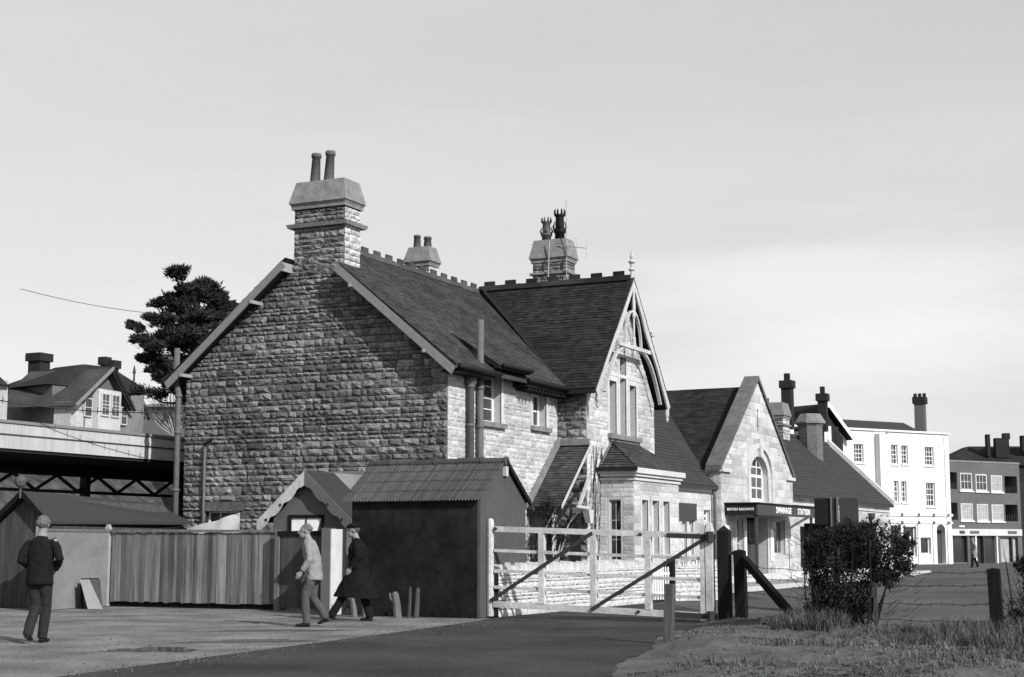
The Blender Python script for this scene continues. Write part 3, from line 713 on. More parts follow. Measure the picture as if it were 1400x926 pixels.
# television aerial
AE=thing('television_aerial','thin television aerial strapped to the stone chimney with the crown pots','aerial',(-1.0,9.0,9.0))
MB().tube([(-1.0,9.05,8.9),(-1.0,9.05,11.1)],.012,6).build('mast','wire_faint',AE)
MB().tube([(-1.0,9.05,9.75),(-.2,8.6,9.55)],.010,6).build('boom','wire_faint',AE)
MB().tube([(-2.2,9.3,9.95),(-1.0,9.05,9.75)],.010,6).build('boom','wire_faint',AE)
for t in (0,.5,1.0): MB().tube([(-1.0+.8*t,9.05-.45*t,9.75-.2*t-.3),(-1.0+.8*t,9.05-.45*t,9.75-.2*t+.3)],.006,5).build('element','wire_faint',AE)
MB().tube([(-1.55,9.0,8.85),(-1.52,9.02,9.95)],.018,6).build('stay','wire_faint',AE)

# ------------------------------------------------------------------ corner porch on the house
PO=thing('lean_to_porch','small tiled lean-to porch in the corner between house and gabled wing','porch',(.4,5.2,0))
pe=Vector((-.0,4.2,2.25)); pu=Vector((0,1.9,1.65)).normalized(); LP=Vector((0,1.9,1.65)).length
mb=MB(); mb.hexa([(0.03,4.2,2.13),(.95,4.2,2.13),(.95,6.06,3.76),(0.03,6.06,3.76)],[(0.03,4.2,2.23),(.95,4.2,2.23),(.95,6.06,3.86),(0.03,6.06,3.86)]); pr_=mb.build('roof','tile_dark',PO)
tm=MB(); tiles(tm,(.03,4.2,2.24),(1,0,0),pu,.94,LP,tw=.16,g=.1,th=.018); tm.build('roof_tile','tile_worn',pr_,kind='stuff')
mb=MB(); mb.prism([(.12,4.1,2.2),(.12,6.06,3.92),(.12,6.06,4.1),(.12,4.1,2.38)],(-.09,0,0)); mb.build('verge_flashing','stone_cap',PO)
mb=MB(); mb.box(0.03,.93,5.98,6.07,3.86,4.02); mb.build('flashing','stone_cap',PO)
mb=MB(); mb.prism([(.96,4.15,2.19),(.96,6.04,3.83),(.96,6.04,3.92),(.96,4.15,2.28)],(.025,0,0)); mb.build('bargeboard','trim_dull',PO)
mb=MB(); mb.beam((.93,5.95,2.25),(.93,5.2,2.27),.05,.07); mb.build('bracket_rail','trim_dull',PO); mb=MB(); mb.beam((.93,6.0,3.05),(.93,5.35,2.3),.05,.08,(1,0,0)); mb.build('bracket_brace','trim_dull',PO)
mb=MB(); mb.hexa([(.86,5.9,1.86),(1.0,5.9,1.86),(1.0,6.04,1.86),(.86,6.04,1.86)],[(.84,5.72,2.2),(1.03,5.72,2.2),(1.03,6.06,2.2),(.84,6.06,2.2)]); mb.build('corbel','stone_smooth',PO)
mb=MB(); mb.box(.03,.95,4.13,4.2,2.05,2.2); mb.build('fascia','gutter_dark',PO)
mb=MB(); mb.box(.03,.5,4.35,4.5,0,2.1); mb.build('wall','render_mid',PO)
mb=MB(); mb.box(.52,.60,4.3,4.38,0,2.1); mb.build('post','dark_wood',PO)
mb=MB(); mb.box(.5,.8,5.7,5.75,0,2.1); mb.build('door','void_dark',PO)

# ------------------------------------------------------------------ station building
ST=thing('station_building','long low pale stone railway station with steep coped entrance gable and canopy sign','railway station',(1.2,20,0))
wall=MB()
# bay with hipped roof
BX=1.79; bay_w=[(7.50,7.95,1.05,2.48),(8.28,8.78,1.05,2.48),(9.12,9.62,1.05,2.48)]
wallcells(wall,FX(BX),6.94,10.4,0,3.08,bay_w,.25)
bsw=[(1.09,1.42,.9,2.48)]
wallcells(wall,FY(6.94),.83,BX-.25,0,3.08,bsw,.25)
wall.box(.85,BX-.25,10.15,10.4,0,3.08)
sa=[(12.3,12.75,.9,1.98),(12.95,13.35,1.0,2.02),(14.35,14.95,2.0,2.36)]
wallcells(wall,FX(1.2),10.4,15.2,0,3.02,sa,.35)
# section beyond the entrance
sb=[(27+i*3.4,28.1+i*3.4,.9,2.1) for i in range(4)]
wallcells(wall,FX(1.2),23.4,41.3,0,3.0,sb,.35)
sw=MB(); sw.box(-4.4,-4.1,10.4,41.0,0,3.0); sw.build('rear_wall','mortar_front',ST)
sw=MB(); sw.prism([(-4.4,41.0,0),(.85,41.0,0),(.85,41.0,2.99)][:0]+[(-4.4,41.0,0),(.84,41.0,0),(.84,41.0,3.0),(-1.6,41.0,5.9),(-4.4,41.0,3.0)],(0,.3,0)); sw.build('end_wall','mortar_front',ST)
# entrance block
en=[(18.3,20.35,2.72,4.2),(17.75,20.15,0,2.2),(16.7,17.4,.9,2.15),(20.9,22.3,.95,2.15)]
F15=FX(1.5); 
wallcells(wall,F15,15.2,23.45,0,3.66,[(18.3,20.35,2.72,3.661),en[1],en[2],en[3]],.35)
def eg(u): return 3.66+(4.12-abs(u-19.32))*.735
def arch(u0,u1,zs,n=10,rise=None):
    c=(u0+u1)/2; r=(u1-u0)/2; rz=rise or r
    return [(c-r*math.cos(math.pi*i/n),zs+rz*math.sin(math.pi*i/n)) for i in range(n+1)]
# gable face either side of the arched window, and the spandrel above it
F15.prism(wall,[(15.2,3.66),(18.3,3.66),(18.3,eg(18.3))],-.35,0); F15.prism(wall,[(20.35,3.66),(23.45,3.66),(20.35,eg(20.35))],-.35,0)
ap=arch(18.3,20.35,3.55,12,.68)
for i in range(12):
    a,b=ap[i],ap[i+1]; F15.prism(wall,[(a[0],max(a[1],3.66)),(b[0],max(b[1],3.66)),(b[0],eg(b[0]) if not(a[0]<19.32<b[0]) else 6.69),(a[0],eg(a[0]))],-.35,0)
sw=MB(); sw.box(-2,1.15,15.2,15.55,0,3.6); sw.build('side_wall','mortar_front',ST); sw=MB(); sw.box(-2,1.15,23.1,23.45,0,3.6); sw.build('side_wall','mortar_front',ST)
wall.build('wall','mortar_front',ST)
items=[]
def addst(fr,o,holes,v,ch=(.18,.26),cw=(.4,.9),m='stone_front',proud=.009):
    for st_ in stones(fr,o,holes,ch=ch,cw=cw,proud=proud,rough=0,gap=.003): items.append((ST,m,st_,v))
gr=lambda hs,w=.12:[(h[0]-w,h[1]+w,h[2]-.08,h[3]+w) for h in hs]
addst(FX(BX),[(6.94,0),(10.4,0),(10.4,3.08),(6.94,3.08)],gr(bay_w,.1),1,cw=(.5,1.1))
addst(FY(6.94),[(.83,0),(BX,0),(BX,3.08),(.83,3.08)],gr(bsw,.06),1,cw=(.3,.6))
addst(FX(1.2),[(10.4,0),(15.2,0),(15.2,3.02),(10.4,3.02)],gr(sa,.08),1,cw=(.5,1.1))
addst(F15,[(15.2,0),(23.45,0),(23.45,3.66),(19.32,6.7),(15.2,3.66)],[(17.95,20.7,2.72,4.6),(17.6,20.3,0,2.3),(16.6,17.5,.8,2.25),(20.8,22.4,.8,2.25)],1,cw=(.6,1.4),ch=(.2,.3))
addst(FY(15.2),[(1.2,0),(1.5,0),(1.5,3.6),(1.2,3.6)],(),1,cw=(.3,.4))
addst(FX(1.2),[(23.45,0),(41.3,0),(41.3,3.0),(23.45,3.0)],gr(sb,.12),1,cw=(.7,1.6),ch=(.22,.3))
emit_stones(items,290)
surrounds(ST,FX(BX),bay_w,.1,.01); surrounds(ST,FX(1.2),sa,.08,.01); surrounds(ST,FX(1.2),sb,.12,.01); surrounds(ST,F15,en[1:],.12,.01)
mb=MB().rn()
ao=arch(18.0,20.65,3.5,12,1.0); ai=arch(18.3,20.35,3.55,12,.68)
for i in range(12): F15.prism(mb,[ao[i],ao[i+1],ai[i+1],ai[i]],-.02,.012)
F15.box(mb,18.0,18.3,2.72,3.5,-.02,.012); F15.box(mb,20.35,20.65,2.72,3.5,-.02,.012)
mb.build('window_surround','stone_smooth',ST)
ah=arch(17.85,20.8,3.5,14,1.16); ai=arch(18.0,20.65,3.5,14,1.0); mb=MB().rn()
for i in range(14): F15.prism(mb,[ah[i],ah[i+1],ai[i+1],ai[i]],-.02,.09)
F15.box(mb,17.85,18.0,2.66,3.5,-.02,.09); F15.box(mb,20.65,20.8,2.66,3.5,-.02,.09); mb.build('hood_mould','stone_smooth',ST)
mb=MB().rn(); F15.prism(mb,[(19.2,4.2),(19.45,4.2),(19.55,4.8),(19.1,4.8)],0,.12); mb.build('keystone','stone_smooth',ST)
mb=MB(); F15.box(mb,19.2,19.27,5.05,5.8,-.02,.016); mb.build('ventilation_slit','sign_mid',ST)
# cornices
mb=MB().rn()
for z0,z1,e in ((2.98,3.04,.05),(3.08,3.16,.1),(3.16,3.30,.16)):
    mb.box(.85,BX+e,6.94-e,10.4+e,z0,z1+.001)
mb.build('bay_cornice','stone_smooth',ST)
mb=MB().rn(); FX(1.2).box(mb,10.56,15.2,2.98,3.1,-.05,.16); FX(1.2).box(mb,10.56,15.2,2.90,2.98,-.05,.08); mb.build('cornice','stone_smooth',ST)
mb=MB().rn(); FX(1.2).box(mb,23.5,41.3,2.98,3.1,-.05,.2); FX(1.2).box(mb,23.5,41.3,2.74,2.80,-.05,.06); mb.build('cornice','stone_smooth',ST)
mb=MB().rn(); F15.box(mb,15.2,23.45,.0,.35,0,.07); FX(1.2).box(mb,23.45,41.3,.0,.4,0,.06); mb.build('plinth','stone_smooth',ST)
# windows
for h in bay_w: window(ST,FX(BX),*h,1,2,rec=.16,fw=.035,m='paint_white')
window(ST,FY(6.94),*bsw[0],2,3,rec=.06,fw=.03,bw=.014,m='paint_worn')
for h in sa: window(ST,FX(1.2),*h,2,1 if h[3]-h[2]<.5 else 2,rec=.1,fw=.035,bw=.015)
for h in sb: window(ST,FX(1.2),*h,2,2,rec=.12,fw=.05,pieces=False)
# arched window: rectangular lights plus radial head
window(ST,F15,18.3,20.35,2.72,3.62,3,2,rec=.18,fw=.09,bw=.05,sash=False)
mb=MB(); ai=arch(18.3,20.35,3.58,12,.65); ii=arch(18.42,20.23,3.62,12,.52)
for i in range(12): F15.prism(mb,[ai[i],ai[i+1],ii[i+1],ii[i]],-.24,-.18)
for x in (18.98,19.67): F15.box(mb,x-.025,x+.025,3.62,4.08,-.23,-.19)
F15.box(mb,18.42,20.23,3.86,3.90,-.228,-.192)
hd=mb.build('window_head','paint_white',ST)
for a,b in ((18.45,18.95),(19.0,19.65),(19.7,20.2)):
    n=MB(); pp=[(a,3.62),(b,3.62)]+[(u,3.62+.5*math.sqrt(max(0,1-((u-19.325)/.92)**2))) for u in np.linspace(b,a,5)]; F15.prism(n,pp,-.216,-.21); n.build('pane','glass',hd)
n=MB(); F15.box(n,18.3,20.35,2.7,4.25,-.5,-.48); n.build('interior','void_dark',hd)
# coping of entrance gable
for s_ in (-1,1):
    mb_list=[]; n=7
    for i in range(n):
        t0=i/n; t1=(i+.985)/n; ya=19.32+s_*(4.3-4.3*t0); yb=19.32+s_*(4.3-4.3*t1); za=3.62+3.18*t0; zb=3.62+3.18*t1
        mb=MB().rn(); mb.prism([(1.56,ya,za-.02),(1.56,yb,zb-.02),(1.56,yb,zb+.13),(1.56,ya,za+.13)],(-.50,0,0)); mb.build('coping_stone','coping_shaded',ST)
    mb=MB().rn(); y0=19.32+s_*4.22; mb.box(1.02,1.6,min(y0,y0-s_*.95),max(y0,y0-s_*.95),3.55,3.66); mb.build('kneeler','stone_smooth',ST)
    mb=MB(); mb.prism([(1.5,19.32+s_*4.12,3.66),(1.5,19.32,6.68),(1.5,19.32,6.3),(1.5,19.32+s_*3.7,3.66)],(-.4,0,0)); mb.build('parapet','stone_cap',ST)
# roofs
def slope(owner,name,m,e0,e1,r0,r1,th=.1,tile=None,tw=.3,g=.2,keep=None):
    e0,e1,r0,r1=map(Vector,(e0,e1,r0,r1)); d=Vector((0,0,th)); mb=MB()
    mb.hexa([e0-d,e1-d,r1-d,r0-d],[e0,e1,r1,r0]); o=mb.build(name,m,owner)
    if tile:
        t=MB(); U=(e1-e0); up=(r0-e0); up=up-U.normalized()*up.dot(U.normalized()); 
        tiles(t,e0+Vector((0,0,.004)),U,up,U.length,up.length,tw=tw,g=g,th=.012,keep=keep,rough=.7); t.build('roof_tile',tile,o,kind='stuff')
    return o
ZS=6.0; XS=-1.6; XES=1.42; ZES=3.08; kS=(ZS-ZES)/(XES-XS)
def keepS(p): return not(15.2<p.y<23.45 and p.z<6.45-abs(p.y-19.32)*.735-.3)
slope(ST,'roof','slate_flat',(XES,11.0,ZES),(XES,15.15,ZES),(XS,11.0,ZS),(XS,15.15,ZS),tile='slate_flat',tw=.25,g=.16)
slope(ST,'roof','slate_flat',(-.2,15.15,ZES+(XES+.2)*kS),(-.2,23.4,ZES+(XES+.2)*kS),(XS,15.15,ZS),(XS,23.4,ZS),tile='slate_flat',tw=.25,g=.16,keep=keepS)
slope(ST,'roof','slate_flat',(XES,15.15,ZES),(XES,15.16,ZES),(-.25,15.15,ZES+(XES+.25)*kS),(-.25,18.0,ZES+(XES+.25)*kS))
slope(ST,'roof','slate_flat',(XES,23.45,ZES),(XES,41.1,ZES),(XS,23.45,ZS),(XS,41.1,ZS),tile='slate_flat',tw=.3,g=.2)
slope(ST,'roof','slate_flat',(-4.6,11.1,ZES),(-4.6,41.1,ZES),(XS,11.1,ZS),(XS,41.1,ZS))
ridge(ST,(XS,11.1,ZS+.03),(XS,18.1,ZS+.03),10,crest=False,m='slate_flat'); ridge(ST,(XS,20.6,ZS+.03),(XS,41.0,ZS+.03),20,crest=False,m='slate_flat')
zE=6.5; EL=(0,4.12,zE-3.45)
slope(ST,'entrance_roof','tile_dark',(-4,15.2,3.45),(1.1,15.2,3.45),(-4,19.32,zE),(1.1,19.32,zE),tile='tile_dark',tw=.25,g=.15)
slope(ST,'entrance_roof','tile_dark',(-4,23.45,3.45),(1.1,23.45,3.45),(-4,19.32,zE),(1.1,19.32,zE))
ridge(ST,(-4,19.32,zE+.03),(1.0,19.32,zE+.03),9,crest=False,m='tile_dark',w=.12)
# hipped bay roof
br=MB(); A=[(.86,6.78,3.3),(1.95,6.78,3.3),(1.95,10.56,3.3),(.86,10.56,3.3)]; T=[(.86,7.75,4.08),(.86,9.6,4.08)]
br.add([*A,*T],[(0,1,4),(1,2,5,4),(2,3,5),(0,4,5,3),(3,2,1,0)]); br=br.build('bay_roof','tile_worn',ST)
tm=MB()
def intri(p,a,b): return True
e=Vector(A[0]); 
tiles(tm,(.86,6.78,3.305),(1,0,0),Vector((0,.97,.78)),1.09,1.24,tw=.15,g=.11,th=.022,keep=lambda p:(p.x-.86)<1.09*(1-(p.y-6.78)/.97)+.02)
tiles(tm,(1.95,6.78,3.305),(0,1,0),Vector((-1.09,0,.78)),3.78,1.34,tw=.15,g=.11,th=.016,keep=lambda p:(p.y-6.78)>.97*(1.95-p.x)/1.09-.03 and (10.56-p.y)>.96*(1.95-p.x)/1.09-.03)
tm.build('roof_tile','tile_worn',br,kind='stuff')
mb=MB(); mb.beam((.84,6.72,3.27),(1.97,6.72,3.27),.08,.1); mb.build('gutter','gutter_dark',ST)
mb=MB().rn(); mb.prism([(.87,6.9,3.42),(.87,7.75,4.14),(.87,7.75,4.02),(.87,7.05,3.38)],(.05,0,0)); mb.prism([(.835,7.6,4.06),(.835,9.8,4.06),(.835,9.8,4.14),(.835,7.6,4.14)],(.06,0,0)); mb.build('flashing','stone_cap',ST)
# end coping
n=8
for i in range(n):
    t0=i/n; t1=(i+.985)/n; xa=1.45-3.05*t0; xb=1.45-3.05*t1; za=3.05+3.0*t0; zb=3.05+3.0*t1
    mb=MB().rn(); mb.prism([(xa,41.05,za-.02),(xb,41.05,zb-.02),(xb,41.05,zb+.22),(xa,41.05,za+.22)],(0,.4,0)); mb.build('coping_stone','stone_smooth',ST)
pipe(ST,[(1.3,36.9,0),(1.3,36.9,2.35),(1.3,36.9,2.42),(1.3,36.9,2.65)],[.06,.06,.16,.18],'iron')
pipe(ST,[(1.33,15.05,0),(1.33,15.05,2.8),(1.3,15.0,3.0)],.05,'pipe_grey')
items=[]
ca=stack(ST,-2.1,-1.25,32.3,33.3,5.4,6.55,str_z=6.25,caps=.9,m='stone_rough',caph=.75)
pot(ca,-2.05,32.8,7.1,.35,.1)
cb=MB(); cb.tube([(-.95,35.6,4.6),(-.95,35.6,6.5)],.54,8); cb=cb.build('chimney','stone_rough',ST)
mb=MB().rn(); mb.tube([(-.95,35.6,6.42),(-.95,35.6,6.5),(-.95,35.6,6.52),(-.95,35.6,6.6),(-.95,35.6,6.95),(-.95,35.6,6.96)],[.56,.6,.68,.68,.46,.3],8); mb.build('cap','stone_cap',cb)
emit_stones(items,0)
# canopy
CA=MB(); CA.box(1.5,2.5,15.55,22.5,2.44,2.50); CA=CA.build('canopy','gutter_dark',ST)
mb=MB(); mb.box(2.5,2.55,15.5,22.55,2.22,2.56); mb.build('sign_fascia','sign_mid',CA)
mb=MB(); mb.box(1.51,2.5,15.45,15.5,2.22,2.56); mb.build('sign_fascia','sign_dark',CA)  # side face in a darker tone: its shade is put into the colour
mb=MB(); mb.box(1.5,2.60,15.4,22.6,2.565,2.60); mb.build('canopy_edging','gutter_dark',CA)
def text(s, size, mtx, owner, m, name='lettering', ext=.004, sx=1.0):
    c=bpy.data.curves.new('txt','FONT'); c.body=s; c.size=size; c.align_x='CENTER'; c.align_y='CENTER'; c.extrude=ext; c.offset=.0025*size/.1; c.space_character=1.12
    o=bpy.data.objects.new('txt',c); COL.objects.link(o); dg=bpy.context.evaluated_depsgraph_get(); me=bpy.data.meshes.new_from_object(o.evaluated_get(dg)); bpy.data.objects.remove(o)
    me.transform(Matrix.Diagonal((sx,1,1,1))); me.transform(mtx); me.transform(Matrix.Translation(-Vector(WL[owner]))); me.materials.clear(); me.materials.append(MATS[m])
    ob=bpy.data.objects.new(name,me); COL.objects.link(ob); ob.parent=owner; WL[ob]=WL[owner]; return ob
def basis(o,U,n): # text x along U, y up, z normal
    U=Vector(U).normalized(); n=Vector(n).normalized(); z=Vector((0,0,1)); return Matrix(((U.x,z.x,n.x,o[0]),(U.y,z.y,n.y,o[1]),(U.z,z.z,n.z,o[2]),(0,0,0,1)))
text('SWANAGE',.27,basis((2.555,18.45,2.39),(0,1,0),(1,0,0)),CA,'letter',sx=1.28)
text('STATION',.27,basis((2.555,20.95,2.39),(0,1,0),(1,0,0)),CA,'letter',sx=1.28)
text('BRITISH RAILWAYS',.105,basis((2.02,15.445,2.39),(1,0,0),(0,-1,0)),CA,'letter',sx=.86,ext=.002)
for y in (15.7,22.3): mb=MB(); mb.box(2.4,2.48,y-.04,y+.04,.12,2.44); mb.build('canopy_post','grey_wood',ST)
mb=MB(); mb.beam((2.44,22.26,2.3),(1.55,22.26,1.8),.06,.08); mb.build('canopy_bracket','paint_white',ST)
# doors and shop-like windows of the entrance
for a,b in ((17.85,18.93),(18.97,20.05)):
    mb=MB(); F15.box(mb,a,b,.12,2.1,-.36,-.31); d=mb.build('door','grey_wood',ST)
    for z0,z1 in ((.25,.85),(.95,1.35)):
        q=MB(); F15.box(q,a+.12,b-.12,z0,z1,-.31,-.295); q.build('door_panel','grey_wood',d)
    q=MB(); F15.box(q,a+.12,b-.12,1.45,2.0,-.31,-.30); q.build('pane','glass',d)
window(ST,F15,16.7,17.4,.9,2.15,1,3,rec=.12,fw=.05,m='paint_worn'); window(ST,F15,20.9,22.3,.95,2.15,3,1,rec=.12,fw=.06,m='paint_worn',sash=False)
for (a,b,z0,z1) in ((15.45,15.95,.7,1.9),(17.42,17.62,.75,1.75),(20.42,20.72,.75,1.8)):
    mb=MB(); F15.box(mb,a,b,z0,z1,.02,.05); tag(mb.build('notice_board','poster'),{15.45:'narrow white notice board at the left end under the station canopy',17.42:'white poster board just left of the station doors',20.42:'white poster board just right of the station doors'}[a],'notice board')
mb=MB(); FX(1.2).box(mb,11.9,13.5,2.02,2.52,.02,.07); tag(mb.build('enamel_sign','sign_mid'),'blank dark rectangular sign high on the wall between bay window and entrance','sign')
text
# small forecourt bollards with dark tops
BOL=thing('bollard','white bollard with a dark top along the station forecourt','bollard',(0,0,0),group='white bollards with dark tops on the forecourt')
MB().tube([(0,0,0),(0,0,1.55)],.06,8).build('shaft','paint_white',BOL); MB().tube([(0,0,1.55),(0,0,1.62),(0,0,1.72),(0,0,1.8)],[.07,.1,.1,.03],8).build('top','iron',BOL)
for i,y in enumerate((28.5,29.9,31.4,32.9,38.5)):
    o=BOL if i==0 else dup(BOL,(0,0,0),0); o.location=(2.6,y,.12)
    o['label']=['white bollard with dark top, nearest the sign boards','second white dark-topped bollard, counting away from the sign boards','third white dark-topped bollard, counting away from the sign boards','fourth white dark-topped bollard, last of the close row','white dark-topped bollard standing apart beyond the rainwater pipe'][i]
# ------------------------------------------------------------------ platform awning, left
AW=thing('platform_awning','station platform awning with pale boarded fascia and dark lattice girder beneath','awning',(-9,0,0))
xa=-9.0
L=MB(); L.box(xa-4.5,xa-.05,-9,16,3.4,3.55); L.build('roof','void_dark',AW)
y=-9
while y<9:
    mb=MB().rn(); mb.box(xa-.04,xa,y+.003,y+.247,3.47,4.04+R.uniform(-.002,.002)); mb.build('fascia_board','concrete_white',AW); y+=.25
mb=MB(); mb.box(xa-.06,xa+.04,-9,9,4.042,4.11); mb.build('fascia_cap','paint_grey',AW)
mb=MB(); mb.box(xa,xa+.02,-9,9,3.77,3.80); mb.build('fascia_bead','sign_mid',AW)
for yy in (-6,-2.2,1.9,6): mb=MB(); mb.box(xa-3.1,xa-2.9,yy-.1,yy+.1,0,3.35); mb.build('column','iron',AW)
xg=xa-3
for z,z2 in ((2.66,2.74),(3.10,3.17)): mb=MB(); mb.box(xg-.05,xg+.05,-9,9,z,z2); mb.build('girder_chord','iron',AW)
mb=MB(); mb.box(xg-.08,xg+.08,-9,9,3.175,3.4); mb.build('shade_strip','void_dark',AW)  # added dark strip standing for the shade under the awning roof
for i in range(22):
    y0=-8.8+i*.8; mb=MB(); mb.beam((xg,y0,2.72 if i%2 else 3.12),(xg,y0+.8,3.12 if i%2 else 2.72),.06,.08,(1,0,0)); mb.build('lattice_bar','iron',AW)
mb=MB(); mb.box(xa-7.2,xa-7,-9,16,0,.9); mb.build('platform_wall','stone_rough',AW)
mb=MB(); mb.box(xa-.3,xa-.1,-9,16,-.02,.3); mb.build('platform_edge','stone_cap',AW)
mb=MB(); vs=[];fs=[]
for j in range(5):
    for i in range(31):
        y_=-14+i*1.6; vs.append((-19-[0,1.2,2.6,4.5,9][j]+R.uniform(-.2,.2),y_,[-.1,1.6,3.2,4.3,4.8][j]+R.uniform(-.25,.25)*(j>0)))
for j in range(4):
    for i in range(30): a_=j*31+i; fs.append((a_,a_+31,a_+32,a_+1))
mb.add(vs,fs); mb.build('embankment','embank',kind='structure')
# ------------------------------------------------------------------ long shed on the left
fwd=Vector((-math.sin(TH),math.cos(TH),0)); rgt=Vector((math.cos(TH),math.sin(TH),0))
SH=thing('boarded_shed','low shed with boarded gable end and dark felt roof at the left edge','shed',(-7.5,-5.2,0))
ya,yb2=-5.2,-.42; hw=.72
def zr_(y): return 2.46-.14*(y-ya)/(yb2-ya)
mb=MB(); mb.prism([(-7.4-.95,ya+.03,0),(-7.4+hw,ya+.03,0),(-7.4+hw,ya+.03,1.72),(-7.4,ya+.03,2.34),(-7.4-.95,ya+.03,1.6)],(-.1,4.7,-.08)); mb.build('wall','grey_wood',SH)
f_=lambda t:(2.34-(t+7.4)*.86 if t>-7.4 else 2.34+(t+7.4)*.78)
nb=13
for i in range(nb):
    a=-8.35+1.67*i/nb+.004; b=-8.35+1.67*(i+1)/nb-.004
    mb=MB().rn(); mb.prism([(a,ya,0),(b,ya,0),(b,ya,f_(b))]+([(-7.4,ya,2.34)] if a<-7.4<b else [])+[(a,ya,f_(a))],(0,.026,0)); mb.build('board','grey_wood',SH)
for s_,ex,ez in ((1,-6.62,1.80),(-1,-8.45,1.65)):
    mb=MB(); d=Vector((0,0,.05)); P=[Vector((ex,ya-.16,ez)),Vector((ex-.05,yb2,ez+.04)),Vector((-7.84,yb2,2.32)),Vector((-7.4,ya-.16,2.46))]
    mb.hexa([p-d for p in P],P); mb.build('roof','slate_flat',SH)
    mb=MB(); mb.prism([(ex,ya-.18,ez-.12),(-7.4,ya-.18,2.34),(-7.4,ya-.18,2.48),(ex,ya-.18,ez+.02)],(0,-.02,0)); mb.build('bargeboard','dark_wood',SH)
mb=MB(); mb.lathe((-7.4,ya-.22,2.3),[(.025,0),(.025,.2),(.10,.27),(.13,.36),(.11,.44),(.03,.48)],8); mb.build('finial','render_grey',SH)
# ------------------------------------------------------------------ fences and walls round the yard
PN=thing('rendered_wall_panel','pale rendered wall panel between two concrete posts behind the walking man in dark suit','wall',(-6.3,-4.9,0))
a=Vector((-6.10,-6.15,0)); b=Vector((-6.42,-3.72,0)); d=(b-a).normalized(); sd=Vector((d.y,-d.x,0))
mb=MB(); mb.beam(a+Vector((0,0,.8)),b+Vector((0,0,.8)),.08,1.6); mb.build('panel','panel_light',PN)
mb=MB(); mb.beam(a+Vector((0,0,1.62)),b+Vector((0,0,1.62)),.12,.05); mb.build('top_rail','pale_wood',PN)
for p,w_ in ((a,.16),(b,.11)):
    mb=MB().rn(); mb.box(p.x-w_/2,p.x+w_/2,p.y-w_/2,p.y+w_/2,0,1.68); tapered(mb,p.x-w_/2,p.x+w_/2,p.y-w_/2,p.y+w_/2,1.68,1.76,w_*.25,w_*.25); mb.build('post','post_pale',PN)
FE=thing('board_fence','weathered vertical board fence in front of the stone gable','fence',(-4.1,-3.7,0))
x=-6.32; 
while x<-2.0:
    w_=R.uniform(.09,.16); mb=MB().rn(); t=R.uniform(0,.012); k1=R.uniform(-.007,.007); zb_=.10+R.uniform(-.015,.015); zt_=1.57+R.uniform(-.02,.02); mb.hexa([(x,-3.72-t,zb_),(x+w_-.008,-3.72-t,zb_),(x+w_-.008,-3.70-t,zb_),(x,-3.70-t,zb_)],[(x+k1,-3.72-t+k1,zt_),(x+w_-.008+k1,-3.72-t,zt_+k1),(x+w_-.008+k1,-3.70-t,zt_+k1),(x+k1,-3.70-t+k1,zt_)]); mb.build('board','fence_wood',FE); x+=w_
mb=MB(); mb.beam((-6.35,-3.735,1.62),(-1.93,-3.735,1.60),.07,.055); mb.build('capping_rail','fence_wood',FE)
for z in (.35,1.2): mb=MB(); mb.box(-6.35,-1.95,-3.69,-3.63,z,z+.08); mb.build('rail','grey_wood',FE)
mb=MB(); mb.box(-6.35,-1.95,-3.66,-3.60,-.01,.12); mb.build('gravel_board','dark_wood',FE)
for x in (-6.3,-4.2,-1.96): mb=MB(); mb.box(x,x+.09,-3.63,-3.54,0,1.55); mb.build('post','grey_wood',FE)
DO=thing('boarded_door','grey boarded yard door between the fence and the pale pier','door',(-1.1,-4.2,0))
mb=MB(); mb.box(-1.90,-1.80,-3.96,-3.86,0,1.62); mb.build('post','fence_wood',DO)
for i in range(10):
    mb=MB().rn(); x=-1.76+i*.14; mb.box(x,x+.135,-3.93,-3.90,.05,1.52); mb.build('board','grey_wood',DO)
mb=MB(); mb.box(-1.82,-.5,-3.98,-3.86,1.52,1.60); mb.build('lintel','dark_wood',DO)
PW=thing('whitewashed_wall','short whitewashed yard wall with end pier greyed for shade behind the strolling men','wall',(0,-4.7,0))
mb=MB(); mb.box(.08,.28,-5.3,-5.1,0,1.64); mb.build('pier','render_mid',PW)  # front of the white pier, its shade put into a grey colour
mb=MB(); mb.box(.2,.3,-5.29,-4.75,0,1.62); mb.build('wall','stone_smooth',PW)

# washing / white cloth over the fence
CL=MB(); nx_=16; vs=[];fs=[]
for j in range(5):
    for i in range(nx_+1):
        t=i/nx_; top=1.74+.30*max(0,(t-.1)/.9)**1.1; z=top-(top-1.45)*j/4; vs.append((-6.05+1.48*t,-1.5+.05*math.sin(t*14+j)+.03*j,z-.02*math.sin(t*math.pi)))
for j in range(4):
    for i in range(nx_): a_=j*(nx_+1)+i; fs.append((a_,a_+1,a_+nx_+2,a_+nx_+1))
CL.add(vs,fs); tag(CL.build('washing','paint_white',smooth=True,wo=(-5.3,-1.5,1.5)),'white sheet hung out to dry, showing above the board fence','washing')
tag(MB().tube([(-6.7,-1.5,1.70),(-6.05,-1.5,1.735),(-4.57,-1.5,2.05),(-3.4,-1.5,1.9)],.006,5).build('clothes_line','wire',wo=(-5.3,-1.5,1.8)),'thin line holding the white sheet above the fence','line')
